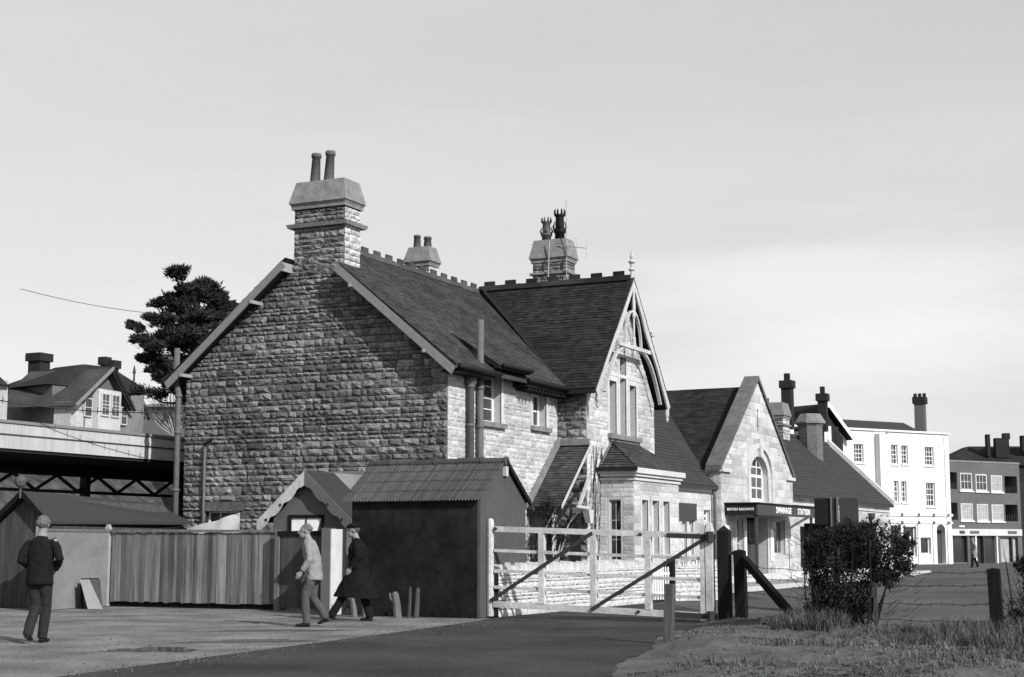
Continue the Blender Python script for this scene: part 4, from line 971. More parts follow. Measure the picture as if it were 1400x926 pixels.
# leaning slabs
gr_='slabs leaning against the rendered panel'
for i,(dx,t,m_) in enumerate(((0,.05,'dark_wood'),(.10,.05,'grey_wood'),(.2,.05,'post_pale'))):
    mb=MB().rn(); base=Vector((-5.98+dx,-5.05,0)); top=Vector((-6.08+dx*.45,-4.95,.62-.02*i)); wv=Vector((.02,.5,0)) if i<2 else Vector((.30,.10,0))
    nn_=Vector((.05,0,0)) if i<2 else Vector((.03,-.05,0))
    if i==2: base=Vector((-5.72,-5.1,0)); top=Vector((-6.0,-5.05,.60))
    mb.hexa([base,base+nn_,base+nn_+wv,base+wv],[top,top+nn_,top+nn_+wv*(.95 if i<2 else .62),top+wv*(.95 if i<2 else .62)])
    tag(mb.build('slab',m_,wo=(-5.9,-4.7,0)),['darkest slab of the stack leaning on the pale rendered panel','grey middle slab of the stack leaning on the rendered panel','white front slab with dark lower corner leaning on the rendered panel'][i],'slab',gr_)
# small gabled porch shed by the gable wall
GS=thing('gabled_outhouse','small outhouse with scalloped white bargeboards against the stone gable','outhouse',(-2.1,-2.4,0))
ym=-2.5; xc_=-2.13
mb=MB(); mb.box(-3.02,-1.22,ym+.12,-.06,0,1.88); mb.prism([(-3.02,ym+.12,1.88),(-1.22,ym+.12,1.88),(xc_,ym+.12,2.72)],(0,2.3,0)); mb.build('wall','render_mid',GS)
for s_ in (-1,1):
    mb=MB().rn(); mb.prism([(xc_+s_*1.2,ym-.02,1.80),(xc_,ym-.02,2.86),(xc_,ym-.02,2.90),(xc_+s_*1.2,ym-.02,1.85)],(0,1.15,0)); mb.build('roof','slate_flat',GS)
    mb=MB().rn(); mb.prism([(xc_+s_*1.2,ym+1.14,1.80),(xc_,ym+1.14,2.86),(xc_,ym+1.14,2.90),(xc_+s_*1.2,ym+1.14,1.85)],(0,1.3,0)); mb.build('roof','panel_light',GS)
    mb=MB(); F0=FY(ym-.03); n=18
    for i in range(n):
        t0=i/n; t1=(i+1)/n
        def lo(t): return .17+.07*abs(math.sin(t*math.pi*3.5))+(.12 if t<.04 else 0)
        u0=xc_+s_*1.2*(1-t0); u1_=xc_+s_*1.2*(1-t1); z0=1.84+1.06*t0; z1=1.84+1.06*t1
        F0.prism(mb,[(u0,z0-lo(t0)*1.3),(u1_,z1-lo(t1)*1.3),(u1_,z1),(u0,z0)],0,.03)
    mb.build('bargeboard','paint_worn' if s_<0 else 'render_mid',GS)  # same white board both sides; the right one is coloured as shaded
    q=MB(); 
    for t in (.2,.5): 
        u=xc_+s_*1.2*(1-t); z=1.84+1.06*t-.17; q.tube([(u,ym-.055,z-.03),(u,ym-.07,z-.03)],.035,8)
    q.build('bargeboard_hole','iron',GS)
window(GS,FY(ym+.12),-2.62,-1.72,1.3,1.96,2,1,rec=-.03,fw=.07,m='dark_wood',glass='curtain',sash=False)
mb=MB(); mb.prism([(-3.3,-.06,2.83),(-.95,-.06,2.83),(-.95,-.06,3.0),(-3.3,-.06,3.0)],(0,.05,0)) ; mb.build('flashing','stone_cap',GS)
# ------------------------------------------------------------------ black tarred outbuilding
OB=thing('tarred_outbuilding','black tarred outbuilding with corrugated tile roof in front of the stone house','outbuilding',(2,-4.1,0))
x0,x1=.60,3.34; yf,yb_,ym_=-5.05,-3.08,-4.05
mb=MB(); mb.box(x0,x1-.04,yf,yf+.15,0,2.18); mb.box(x0,x0+.15,yf+.15,yb_,0,2.1); mb.box(x0,x1-.04,yb_-.12,yb_,0,2.1); mb.build('front_wall','tar',OB)
mb=MB(); mb.prism([(x1-.04,yf,0),(x1-.04,yb_,0),(x1-.04,yb_,2.16),(x1-.04,ym_,2.86),(x1-.04,yf,2.16)],(.06,0,0)); mb.build('end_wall','render_grey',OB)
# corrugated slope
def corr(e0,LU,y1,z1,y0,z0,pitch=.068,amp=.014):
    mb=MB(); n=int(LU/pitch*6); 
    for i in range(n+1):
        u=e0+LU*i/n; h=amp*math.sin(2*math.pi*(u-e0)/pitch)
        for (y,z) in ((y0,z0),((y0+y1)/2,(z0+z1)/2),(y1,z1)): mb.v.append((u,y,z+h+R.uniform(-.002,.002)))
    for i in range(n):
        for k in (0,1):
            a_=i*3+k; mb.f.append((a_,a_+3,a_+4,a_+1)); mb.r.append((math.sin(i//6*12.9)*43.7)%1)
    return mb
for (ys,zs_) in ((yf-.12,2.13),(yb_+.1,2.13)):
    for k in range(4):
        t0=k/4; t1=(k+1.12)/4; c_=corr(.42+R.uniform(-.01,.01),3.0,ys+(ym_-ys)*min(1,t1),zs_+(2.92-zs_)*min(1,t1)-.004,ys+(ym_-ys)*t0,zs_+(2.92-zs_)*t0+.012)
        c_.build('roof_course','corrugated',OB)
for i in range(6):
    u=.40+i*.505; mb=MB().rn(); j=R.uniform(-.01,.01)
    mb.tube([(u+.004,ym_,2.90+j),(u+.49,ym_,2.90+j)],.085,10); mb.tube([(u+.46,ym_,2.90+j),(u+.505,ym_,2.90+j)],.1,10); mb.build('ridge_tile','clay',OB,smooth=False)
mb=MB(); mb.prism([(x1+.06,yb_+.12,2.05),(x1+.06,ym_,2.84),(x1+.06,ym_,2.95),(x1+.06,yb_+.12,2.16)],(.04,0,0)); mb.build('verge_board','dark_wood',OB)
mb=MB(); mb.prism([(x1+.06,yf-.12,2.05),(x1+.06,ym_,2.84),(x1+.06,ym_,2.95),(x1+.06,yf-.12,2.16)],(.02,0,0)) if 0 else None
mb=MB(); mb.box(x1+.02,x1+.09,ym_-.05,ym_+.05,2.62,2.84); mb.build('ridge_bracket','paint_worn',OB)
mb=MB(); mb.tube([(x1+.02,yb_+.12,2.02),(x1+.14,yb_+.12,2.02)],.05,8); mb.build('purlin_end','iron',OB)
# timber stumps before the outbuilding
gr_='stumps in front of the tarred outbuilding'
for i,(x,y,h,lx,r,m_,lb) in enumerate(((.95,-5.45,.52,-.10,.06,'pale_wood','pale leaning stump next to the man in the dark overcoat'),(1.22,-5.5,.46,-.04,.075,'pale_wood','thick pale stump with forked top before the black wall'),(1.86,-5.45,.46,-.06,.07,'pale_wood','rough split stump in the middle of the black wall'),(2.08,-5.42,.56,.02,.03,'grey_wood','thin grey stick standing right of the split stump'),(2.22,-5.4,.54,.03,.045,'grey_wood','dark slender stump farthest right along the black wall'))):
    T_=thing('timber_stump',lb,'stump',(x,y,0),gr_)
    MB().rn().tube([(x,y,-.03),(x+lx*.5,y+.01,h*.5),(x+lx,y,h*.9),(x+lx*1.1,y,h)],[r*1.15,r,r*.9,r*.5],7).build('stem','dark_wood' if 0 else m_,T_)
    if r>.05: MB().rn().tube([(x+lx*.6,y,h*.5),(x+lx-.09,y-.02,h*.75),(x+lx-.10,y-.02,h*.95)],[r*.5,r*.4,r*.3],6).build('fork',m_,T_)
# ------------------------------------------------------------------ low white stone wall
LWn=thing('dry_stone_wall','low whitewashed stone wall with upright coping stones behind the gate','wall',(3.4,1,0))
segs=[((3.42,-4.75),(3.42,3.1)),((3.42,4.35),(4.15,5.6)),((4.15,5.6),(5.2,5.4))]
segs=[((3.46,-4.5),(3.55,3.0)),((3.75,4.25),(4.55,5.85))]
items=[]; caps_=[]
core=MB()
for (p,q) in segs:
    L_=math.dist(p,q); U=Vector((q[0]-p[0],q[1]-p[1],0)).normalized(); n_=Vector((U.y,-U.x,0)); fr=Fr((p[0],p[1],0),U,n_)
    if n_.dot(CP-Vector((p[0],p[1],0)))<0: n_=-n_; fr=Fr((p[0],p[1],0),U,n_)
    fr.box(core,0,L_,-.2,.80,-.3,0)
    for st_ in stones(fr,[(0,-.02),(L_,-.02),(L_,.80),(0,.80)],(),ch=(.075,.125),cw=(.16,.42),proud=.02,rough=1,gap=.005): items.append((LWn,'stone_smooth',st_,1))
    u=.0
    while u<L_-.06:
        w_=R.uniform(.06,.12); h_=R.uniform(.12,.2); ln=R.uniform(-.03,.05); mb=MB().rn()
        j=lambda:R.uniform(-.012,.012)
        mb.hexa([fr.p(u,.8,-.28),fr.p(u+w_-.01,.8,-.28),fr.p(u+w_-.01,.8,.01+j()),fr.p(u,.8,.01+j())],[fr.p(u+ln,.8+h_+j(),-.26),fr.p(u+w_-.02+ln,.8+h_+j(),-.26),fr.p(u+w_-.03+ln,.8+h_*.85+j(),.0+j()),fr.p(u+.02+ln,.8+h_*.9+j(),.0+j())])
        mb.build('coping_stone','stone_smooth',LWn); u+=w_
core.build('core','mortar',LWn); emit_stones(items,200)
WG=thing('picket_wicket','small white picket wicket gate set in the low stone wall','gate',(3.65,3.6,0))
for i in range(9):
    t=i/9; mb=MB().rn(); x=3.57+.18*t; y=3.08+1.1*t; mb.beam((x,y,.05),(x,y,.80),.02,.055,(0,1,0)); mb.build('picket','paint_white',WG)
for z in (.2,.65): mb=MB(); mb.beam((3.54,3.08,z),(3.72,4.15,z),.03,.06); mb.build('rail','paint_white',WG)
mb=MB(); mb.box(3.65,3.82,4.18,4.32,-.02,1.02); tag(mb.build('gate_post','dark_wood',wo=(3.73,4.25,0)),'dark square post of the picket wicket seen through the long gate','post')
mb=MB(); mb.box(3.84,4.0,3.3,3.42,-.02,.95) if 0 else None
# ------------------------------------------------------------------ the long white gate
GT=thing('level_crossing_gate','long white five-barred gate with dark diagonal iron braces across the road','gate',(5.6,-4.75,0))
yg=-4.75
def zo(x): return -.135*(x-3.5)/4.1
def gbeam(nm,m,xa_,za,xb_,zb,w_,h_,y=yg): mb=MB().rn(); mb.beam((xa_,y,za+zo(xa_)),(xb_,y,zb+zo(xb_)),w_,h_); mb.build(nm,m,GT)
gbeam('rail','paint_worn',3.5,1.615,7.66,1.615,.09,.10)
gbeam('rail','paint_worn',3.5,.24,7.66,.24,.09,.11)
for z in (1.22,.85,.55):
    for xa_,xb_ in ((3.5,4.41),(4.53,5.43),(5.55,6.47),(6.59,7.5)): gbeam('rail','paint_worn',xa_,z,xb_,z,.05,.055)
    mb=MB()
for x in (4.47,5.49,6.53): mb=MB().rn(); mb.box(x-.055,x+.055,yg-.055,yg+.055,.24+zo(x)+.055,1.615+zo(x)-.05); mb.build('stile','paint_worn',GT)
mb=MB().rn(); mb.tube([(3.42,yg,.02),(3.42,yg,1.72),(3.42,yg,1.78),(3.42,yg,1.81)],[.065,.065,.055,.02],10); mb.build('end_post','paint_worn',GT)
mb=MB().rn(); mb.box(7.5,7.59,yg-.06,yg+.06,.02,1.68); mb.build('hanging_stile','paint_worn',GT)
mb=MB().rn(); mb.box(7.605,7.73,yg-.07,yg+.07,.0,1.56); tapered(mb,7.605,7.73,yg-.07,yg+.07,1.56,1.70,.03,.03); mb.build('hanging_stile','paint_worn',GT)
for a_,b_ in (((3.46,.30),(5.49,1.60)),((5.46,.24),(7.66,1.60))):
    mb=MB(); mb.beam((a_[0],yg-.075,a_[1]+zo(a_[0])),(b_[0],yg-.075,b_[1]+zo(b_[0])),.02,.065); mb.build('diagonal_brace','iron',GT)
for z,x_ in ((1.60,6.9),(.24,6.95)): mb=MB(); mb.beam((x_,yg-.065,z+zo(x_)),(7.8,yg-.065,z+zo(7.8)),.02,.085); mb.tube([(7.7,yg-.09,z+zo(7.7)-.09),(7.7,yg-.09,z+zo(7.7)+.09)],.07,8); mb.build('strap_hinge','iron',GT)
for x,z in ((6.4,1.6),(6.35,.25),(3.55,1.62)): mb=MB(); mb.tube([(x,yg-.045,z+zo(x)),(x,yg-.07,z+zo(x))],.03,8); mb.build('bolt','iron',GT)
# posts
def post(lb,x,y,w_,h_,m='dark_wood',lean=(0,0),top=0,d_=None):
    mb=MB().rn(); d_=d_ or w_; b=[(x-w_/2,y-d_/2,-.1),(x+w_/2,y-d_/2,-.1),(x+w_/2,y+d_/2,-.1),(x-w_/2,y+d_/2,-.1)]
    t=[(px_+lean[0],py_+lean[1],h_) for px_,py_,_ in b]; mb.hexa(b,t)
    if top: c=(x+lean[0],y+lean[1],h_+top); n=len(mb.v); mb.add(t+[c],[(0,1,4),(1,2,4),(2,3,4),(3,0,4)])
    o=mb.build('timber_post',m,wo=(x,y,0)); tag(o,lb,'post'); return o
def rotpost(lb,x,y,w_,h_,m,top=0,lean=(0,0)):
    o=post(lb,x,y,w_,h_,m,top=top,lean=lean); return o
post('massive dark timber gatepost that the white gate hangs from',7.91,-4.70,.20,1.56,top=.10)
post('dark straining post just right of the massive gatepost',8.22,-4.75,.18,1.22,lean=(-.02,0),top=.03)
mb=MB(); mb.beam((8.0,-4.75,1.18),(8.2,-4.75,1.18),.05,.05); tag(mb.build('tie_bar','iron',wo=(8.1,-4.75,1.18)),'short dark bar tying the straining post to the gatepost','bar')
mb=MB().rn(); mb.beam((8.3,-4.82,1.08),(9.68,-6.2,.0),.10,.13); tag(mb.build('raking_strut','dark_wood',wo=(9,-5.5,0)),'dark raking timber strut leaning up to the straining post','strut')
post('short weathered stump post leaning in the road verge below the gate',8.93,-10.45,.12,.80,'grey_wood',lean=(.03,.02))
post('dark fence post at the right with barbed wire staples',12.98,-8.5,.16,1.0,top=.02,lean=(-.03,0))
post('thin stake hidden at the foot of the big bush',11.0,-7.0,.05,.75,'grey_wood')
BW=thing('barbed_wire','slack rusty barbed wire strands of the verge fence','wire fence',(10.6,-6.7,.5))
for z in (.28,.52,.78,.96):
    pts=[]; 
    for t in np.linspace(0,1,22): pts.append((8.28+(12.93-8.28)*t,-4.78+(-8.5+4.78)*t,z-.06*math.sin(t*math.pi)+.01*math.sin(t*40)))
    mb=MB(); mb.tube(pts,.005,4)
    for t in np.linspace(.02,.98,26):
        i=int(t*21); p=Vector(pts[i])*(1-(t*21-i))+Vector(pts[min(i+1,21)])*(t*21-i); mb.tube([p-Vector((.02,0,.03)),p+Vector((.02,0,.03))],.004,3)
    mb.build('strand','wire',BW)

# ------------------------------------------------------------------ vegetation
def leafcloud(mb, c, r, n, size, flat=1.0, aim=None, shell=.35, wl=2.4):
    c=Vector(c)
    for _ in range(n):
        a=R.uniform(0,6.283); z=R.uniform(-1,1); q=math.sqrt(1-z*z); rr=(shell+(1-shell)*R.random())
        p=c+Vector((r[0]*q*math.cos(a),r[1]*q*math.sin(a),r[2]*z))*rr
        d=Vector((R.uniform(-1,1),R.uniform(-1,1),R.uniform(-1,1)))
        if aim: d=d*.7+Vector(aim)
        d.normalize(); e=d.cross(Vector((R.uniform(-1,1),R.uniform(-1,1),R.uniform(-1,1)))).normalized(); s_=size*R.uniform(.6,1.3); mb.rn()
        mb.add([p,p+d*s_*wl*.5+e*s_*.5,p+d*s_*wl,p+d*s_*wl*.5-e*s_*.5],[(0,1,2,3)])
# windswept cypress beyond the house
TC=CP+fwd*58; 
def tp(px_,py_,dd=0):  # position of a point of the tree, metres across and up
    a_=(px_-255)/36.2; return TC+fwd*dd+rgt*(-445/2100*58+a_)+Vector((0,0,11.55-1.35-(py_-375)/36.2))
CY=thing('cypress_tree','dark windswept cypress with ragged layered foliage behind the house','tree',tuple(Vector((tp(262,560).x,tp(262,560).y,0))))
cl=[(250,384,12),(264,384,12),(274,390,12),(252,394,14),(231,404,11),(258,407,17),(287,400,10),(284,412,14),(214,418,9),(240,424,14),(268,426,20),(298,414,15),(205,438,8),(226,442,13),(252,447,19),(286,440,20),(313,430,15),(192,452,6),(212,458,10),(238,468,15),(272,466,20),(305,455,17),(187,466,6),(200,474,8),(222,482,10),(250,492,14),(285,488,17),(183,486,7),(196,492,9),(214,500,9),(236,508,11),(262,515,12),(205,506,6),(225,520,8),(245,532,9),(197,542,6),(300,470,14),(318,446,12)]
cl+=[(264,535,12),(270,505,14),(278,520,12),(262,425,14),(292,460,14)]
top=tp(258,382); bot=tp(262,560); bot.z=0
MB().tube([bot,tp(264,560),tp(262,500),tp(265,440),tp(258,385)],[.4,.3,.22,.14,.04],9).build('trunk','bark',CY)
fo=MB(); R2=R
for i,(px_,py_,r_) in enumerate(cl):
    dd=R.uniform(-1.6,1.6); p=tp(px_,py_,dd); s_=r_/36.2
    side=(258-px_)/60
    for _k in range(4):
        cc=p+rgt*R.uniform(-.5,.5)*s_*(1 if px_>236 else 1.5)+Vector((0,0,R.uniform(-.35,.35)*s_))+fwd*R.uniform(-.6,.6)*s_
        leafcloud(fo,cc+Vector((0,0,R.uniform(-.3,.3)*s_)),(s_*1.2,s_*.95,s_*.3),(300 if px_>236 else 150),.055,aim=(-1.2*side*rgt.x,-1.2*side*rgt.y,.35),shell=.1,wl=4)
    q=tp(262+ (px_-262)*.12,min(555,py_+46+abs(px_-262)*.45),dd*.1); m=(p+q)/2-Vector((0,0,.12*s_))
    for _k in range(4 if px_>236 else 11):
        t_=R.uniform(.4,1.0); cc=q+(p-q)*t_+Vector((0,0,R.uniform(-.05,.2))); leafcloud(fo,cc,(.30,.30,.13),60,.05,aim=(-.8*side*rgt.x,-.8*side*rgt.y,.5),shell=.1,wl=4)
    MB().tube([q,m+Vector((0,0,-.15)),p],[.06,.035,.01],6).build('limb','bark',CY)
fo.build('crown','needle',CY,kind='stuff')
# bare shrub beyond the awning
BS=thing('bare_shrub','pale leafless bush standing between the awning and the house corner','shrub',tuple(tp(228,575)))
tw=MB(); b0=tp(238,600)
for i in range(70):
    a_=R.uniform(-1,.5); p=b0.copy(); r_=.03; path=[p.copy()]; rr=[r_]
    d=(rgt*a_*.9+Vector((0,0,R.uniform(.5,1.3)))+fwd*R.uniform(-.4,.4)).normalized()
    for k in range(5): p=p+d*R.uniform(.25,.45); d=(d+Vector((R.uniform(-.3,.3),R.uniform(-.3,.3),R.uniform(-.2,.15)))).normalized(); path.append(p.copy()); rr.append(r_*(1-(k+1)/6))
    tw.tube(path,rr,4)
tw.build('twigs','bark_pale',BS,kind='stuff')
# big bush on the verge
BU=thing('big_bush','big dark tangled bush with glossy leaves on the verge right of centre','bush',(10.6,-6.6,0))
BR=[Vector((10.2,-6.6,0)),Vector((10.75,-6.55,0)),Vector((11.0,-6.7,0))]
fo=MB()
bl=[(9.95,1.05,.24),(10.12,1.35,.22),(10.4,1.42,.26),(10.7,1.5,.24),(10.95,1.38,.26),(11.18,1.15,.26),(11.32,1.32,.14),(11.38,1.0,.18),(9.98,.72,.25),(10.25,1.0,.32),(10.6,1.1,.34),(10.9,.98,.30),(10.05,.42,.24),(10.3,.6,.32),(10.62,.65,.3),(10.15,.22,.2),(10.42,.25,.24),(10.7,.35,.2),(11.1,.85,.16)]
for x,z,r_ in bl:
    yy=-6.6+R.uniform(-.25,.25)
    leafcloud(fo,(x,yy,z),(r_,r_*1.2,r_),900,.024,aim=(0,0,.15),shell=.2,wl=1.9)
    for _k in range(5): a_=R.uniform(0,6.28); leafcloud(fo,(x+r_*1.1*math.cos(a_),yy,z+r_*1.1*math.sin(a_)),(r_*.3,r_*.4,r_*.3),60,.022,shell=.1,wl=2.2)
for _ in range(40):
    a_=R.uniform(9.9,11.4); leafcloud(fo,(a_,-6.6+R.uniform(-.3,.3),1.5+.22*R.random()-.35*abs(a_-10.7)*.5),(.07,.1,.12),26,.022,wl=2)
fo.build('foliage','leaf_dark',BU,kind='stuff')
for i in range(34):
    b0=Vector((R.uniform(9.95,10.9),-6.6+R.uniform(-.3,.3),-.05)); e_=Vector((b0.x+R.uniform(-.25,.5),b0.y+R.uniform(-.4,.4),R.uniform(.7,1.6))); m=(b0+e_)/2+Vector((R.uniform(-.12,.12),R.uniform(-.1,.1),0))
    MB().tube([b0,m,e_],[.02,.014,.004],5).build('stem','bark',BU)
tw=MB()
for i in range(160):
    p=Vector((R.choice([R.uniform(9.7,10.1),R.uniform(11,11.5)]),-6.6+R.uniform(-.4,.4),R.uniform(.15,1.5))); d=Vector((-1 if p.x<10.4 else 1,R.uniform(-.5,.5),R.uniform(-.1,.9)))*R.uniform(.06,.2)
    tw.tube([p,p+d*.6+Vector((0,0,.02)),p+d],[.005,.004,.002],3)
tw.build('twigs','bark',BU,kind='stuff')
# thorn bush at the right edge
TB=thing('thorn_bush','spiky dark bush at the far right edge behind the wire post','bush',(13.9,-7.6,0))
fo=MB()
for x,z,r_ in ((13.2,.35,.26),(13.45,.7,.34),(13.8,.95,.4),(14.1,.5,.5),(13.3,1.02,.16),(13.6,1.3,.25)): leafcloud(fo,(x,-8.2,z),(r_,r_,r_),420,.018,aim=(0,0,.5),wl=4,shell=.1)
fo.build('foliage','leaf_dark',TB,kind='stuff')
for i in range(30):
    b0=Vector((R.uniform(13.1,14.1),-8.2+R.uniform(-.3,.3),-.05)); e_=b0+Vector((R.uniform(-.35,.3),R.uniform(-.2,.2),R.uniform(.7,1.5))); MB().tube([b0,(b0+e_)/2+Vector((.04,0,0)),e_],[.012,.008,.002],4).build('stem','bark',TB)
# climber on the porch
CLB=thing('climbing_shrub','straggly half-bare climbing shrub growing over the lean-to porch','shrub',(.9,4.2,0))
for i in range(16):
    b0=Vector((.75+R.uniform(-.15,.15),3.95,0)); p=b0; path=[b0]; d=Vector((R.uniform(-.35,.35),R.uniform(-.1,.25),1)).normalized(); rr=[.035]
    for k in range(6):
        p=p+d*R.uniform(.3,.5); d=(d+Vector((R.uniform(-.35,.35),R.uniform(-.15,.3),R.uniform(-.1,.2)))).normalized(); path.append(p); rr.append(.035*(1-(k+1)/6.5))
    MB().tube(path,rr,5).build('stem','bark' if i%4 else 'bark_pale',CLB)
fo=MB()
for x,y,z,r_ in ((.75,4.0,1.9,.3),(.95,4.1,1.5,.3),(.6,4.1,2.3,.25),(1.1,4.5,1.9,.22),(.5,4.0,1.6,.2)): leafcloud(fo,(x,y,z),(r_,r_,r_),260,.03,shell=.1)
fo.build('foliage','leaf_dark',CLB,kind='stuff')
# wall climber twigs on the wing front
tw=thing('wall_creeper','leafless creeper stems climbing the sunny wing wall beside the bay','creeper',(.85,6.5,0))
for i in range(9):
    y=6.2+R.random()*.7; z=1.0; path=[(.87,y,0.2)]
    while z<3.9 and len(path)<9: y+=R.uniform(-.12,.16); path.append((.875,y,z)); z+=R.uniform(.3,.5)
    MB().tube(path,.009,4).build('stem','bark',tw)

# ------------------------------------------------------------------ sign boards behind the bush
SG=thing('road_sign_pair','back of two dark square sign plates flanking a tall post above the bush','sign',(8.7,0,0))
mb=MB(); mb.box(8.30,8.63,.0,.03,1.72,2.24); mb.build('plate','sign_dark',SG); mb=MB(); mb.box(8.80,9.18,.0,.03,1.72,2.24); mb.build('plate','sign_mid',SG)
for x in (8.645,8.765): mb=MB(); mb.box(x-.012,x+.012,-.03,.05,0,2.26); mb.build('post_flange','pale_wood',SG)
mb=MB(); mb.box(8.66,8.752,.0,.04,0,2.25); mb.build('post','iron',SG)
HB=thing('hoarding','dark boarded hoarding partly hidden by the big bush','hoarding',(8.6,.3,0))
mb=MB(); mb.box(8.02,9.45,.28,.34,.86,1.68); mb.build('board','sign_dark',HB)
mb=MB(); mb.box(7.93,8.01,.26,.5,.86,1.69); mb.build('end_board','sign_mid',HB)
mb=MB(); mb.box(8.02,9.45,.24,.36,1.68,1.75); mb.build('top_rail','tar',HB)
for x in (8.1,9.3): mb=MB(); mb.box(x,x+.08,.35,.43,0,1.6); mb.build('leg','grey_wood',HB)
LMP=thing('lamp_bracket_post','dark cast iron post before the far wall','post',(0,0,0)) if 0 else None

def hillpt(px_,py_,d_): # a point at a bearing and distance from where the photographer stands
    x_=px_-700; y_=463-py_; P_=math.atan(280/2100); fy=2100*math.cos(P_)-y_*math.sin(P_); uz=2100*math.sin(P_)+y_*math.cos(P_); t=d_/fy
    return CP+rgt*(x_*t)+fwd*d_+Vector((0,0,uz*t))
def sqstack(owner,px_,d_,w_,zb,zt,capw=.1,potw=.5,m='brick_dark',pots=1,ph=.45):
    c_=hillpt(px_,560,d_); x=c_.x; y=c_.y; h=w_/2
    mb=MB(); mb.box(x-h,x+h,y-h,y+h,zb,zt); c=mb.build('chimney',m,owner)
    mb=MB(); mb.box(x-h-capw,x+h+capw,y-h-capw,y+h+capw,zt-.45,zt); mb.build('cap','brick_dark',c)
    for i in range(pots):
        o_=(i-(pots-1)/2)*.3; mb=MB(); mb.box(x+o_-potw*h,x+o_+potw*h,y-potw*h,y+potw*h,zt,zt+ph); mb.build('chimney_pot','brick_dark',c)
    return c
# ------------------------------------------------------------------ white three-storey building
p0=Vector((-7.5,64.89,0)); p1=Vector((-1.6,74.02,0)); U=(p1-p0).normalized(); Nn=Vector((U.y,-U.x,0)); FW=Fr(p0,U,Nn)
WB=thing('white_building','three storey white stucco building with sash windows and arched doorway','building',tuple((p0+p1)/2))
whs=[(2.3,3.13,6.43,7.61),(5.57,6.15,6.41,7.67),(6.49,7.07,6.44,7.65),(8.62,9.44,6.40,7.63),(5.70,6.14,3.98,5.35),(6.38,6.84,3.98,5.33),(8.62,9.44,3.73,5.29)]
sh=[(5.3,6.2,.5,2.5),(6.35,7.6,.5,2.42),(7.95,8.9,.64,1.73),(9.46,10.26,.02,2.2)]
mb=MB(); wallcells(mb,FW,-3,10.87,0,8.5,whs+sh,.4); FW.box(mb,-3,-2.7,0,8.5,-8,-.4); FW.box(mb,10.57,10.87,0,8.5,-8,-.4); mb.build('wall','stucco',WB)
for h in whs: window(WB,FW,*h,2 if h[1]-h[0]<.7 else 3,4,rec=.12,fw=.06,bw=.03,pieces=False)
for h in whs:
    mb=MB(); FW.box(mb,h[0]-.08,h[1]+.08,h[2]-.1,h[2],-.05,.08); mb.build('sill','stucco',WB)
for h in sh[:3]: window(WB,FW,*h,1,1,rec=.2,fw=.07,sash=False,pieces=False)
mb=MB(); FW.box(mb,9.46,10.26,.02,2.2,-.5,-.38); mb.build('door','grey_wood',WB)
ar=arch(9.46,10.26,2.2,10,.38); mb=MB()
FW.prism(mb,ar,.0,.006); mb.build('door_arch','grey_wood',WB)
mb=MB(); FW.box(mb,4.13,4.95,3.2,8.3,0,.45); FW.box(mb,-3,10.95,8.5,8.62,-.42,.12); FW.box(mb,5.2,10.95,3.1,3.26,0,.08); FW.box(mb,10.4,10.75,0,8.3,0,.06); FW.box(mb,5.2,10.95,2.62,2.75,0,.06); mb.build('moulding','stucco',WB)
for u in (6.27,7.78,9.15,10.5): mb=MB(); FW.box(mb,u-.1,u+.1,0,2.6,0,.07); mb.build('pilaster','stucco',WB)
for u in (6.27,7.78,9.15,10.5):
    for z in (2.68,3.18): mb=MB(); FW.box(mb,u-.08,u+.08,z-.08,z+.1,.07,.13); mb.build('boss','render_mid',WB)
for u,z0,z1 in ((5.12,3.0,8.4),(8.0,.0,0.01)): 
    if z1-z0>1: mb=MB(); mb.tube([FW.p(u,z0,.1),FW.p(u,z1,.1)],.06,6); mb.build('downpipe','render_mid',WB)
mb=MB(); mb.prism([FW.p(-3,8.62,-.1),FW.p(-3,9.3,-1.6),FW.p(-3,9.3,-6),FW.p(-3,8.62,-7.9)],U*11.4+Vector((0,0,0))); mb.build('roof','slate_flat',WB)
ck=sqstack(WB,1258,102.5,.66,8.5,11.05,capw=.1,m='render_mid',pots=3,potw=.3,ph=.25)
mb=MB(); FW.box(mb,1.2,1.5,8.5,9.4,-.9,-.5); mb.build('parapet_pier','stucco',WB)
# ------------------------------------------------------------------ brick shops with flats above
q0=Vector((-1.55,74.7,0)); q1=Vector((1.94,80.14,0)); U=(q1-q0).normalized(); Nn=Vector((U.y,-U.x,0)); FK=Fr(q0,U,Nn); du=-.53
BK=thing('brick_shop_block','three storey brick block of flats over shops at the far right','building',tuple((q0+q1)/2))
r1=[(1.23,2.37,4.85,6.03),(2.72,3.82,4.83,5.98),(4.22,5.33,4.81,5.93)]; r2=[(1.19,2.33,2.86,4.0),(2.74,3.83,2.83,3.97),(4.18,5.34,2.83,3.96)]
bal=[(5.61,6.86,4.75,5.91),(.3,.96,4.93,6.05),(5.56,6.81,2.84,3.97),(.3,.92,2.89,4.03)]
shp=[(.25,1.75,.1,1.83),(1.95,4.6,.02,1.83),(4.95,6.7,.1,1.76)]
sft=lambda L_:[(a_+du,b_+du,c,d) for a_,b_,c,d in L_]
r1,r2,bal,shp=map(sft,(r1,r2,bal,shp))
mb=MB(); wallcells(mb,FK,-.5,6.6,0,6.75,r1+r2+bal+shp,.35); FK.box(mb,6.3,6.6,0,6.75,-7,-.35); mb.build('wall','brick_far',BK)
for i,h in enumerate(r1+r2):
    window(BK,FK,*h,3,2,rec=-.03,fw=.09,bw=.04,m='trim_dull',sash=False,glass='pane_pale' if i in (2,3,4,5) else 'glass',pieces=False)
    mb=MB(); FK.box(mb,h[0]-.1,h[1]+.1,h[2]-.1,h[2],0,.1); mb.build('sill','stucco',BK)
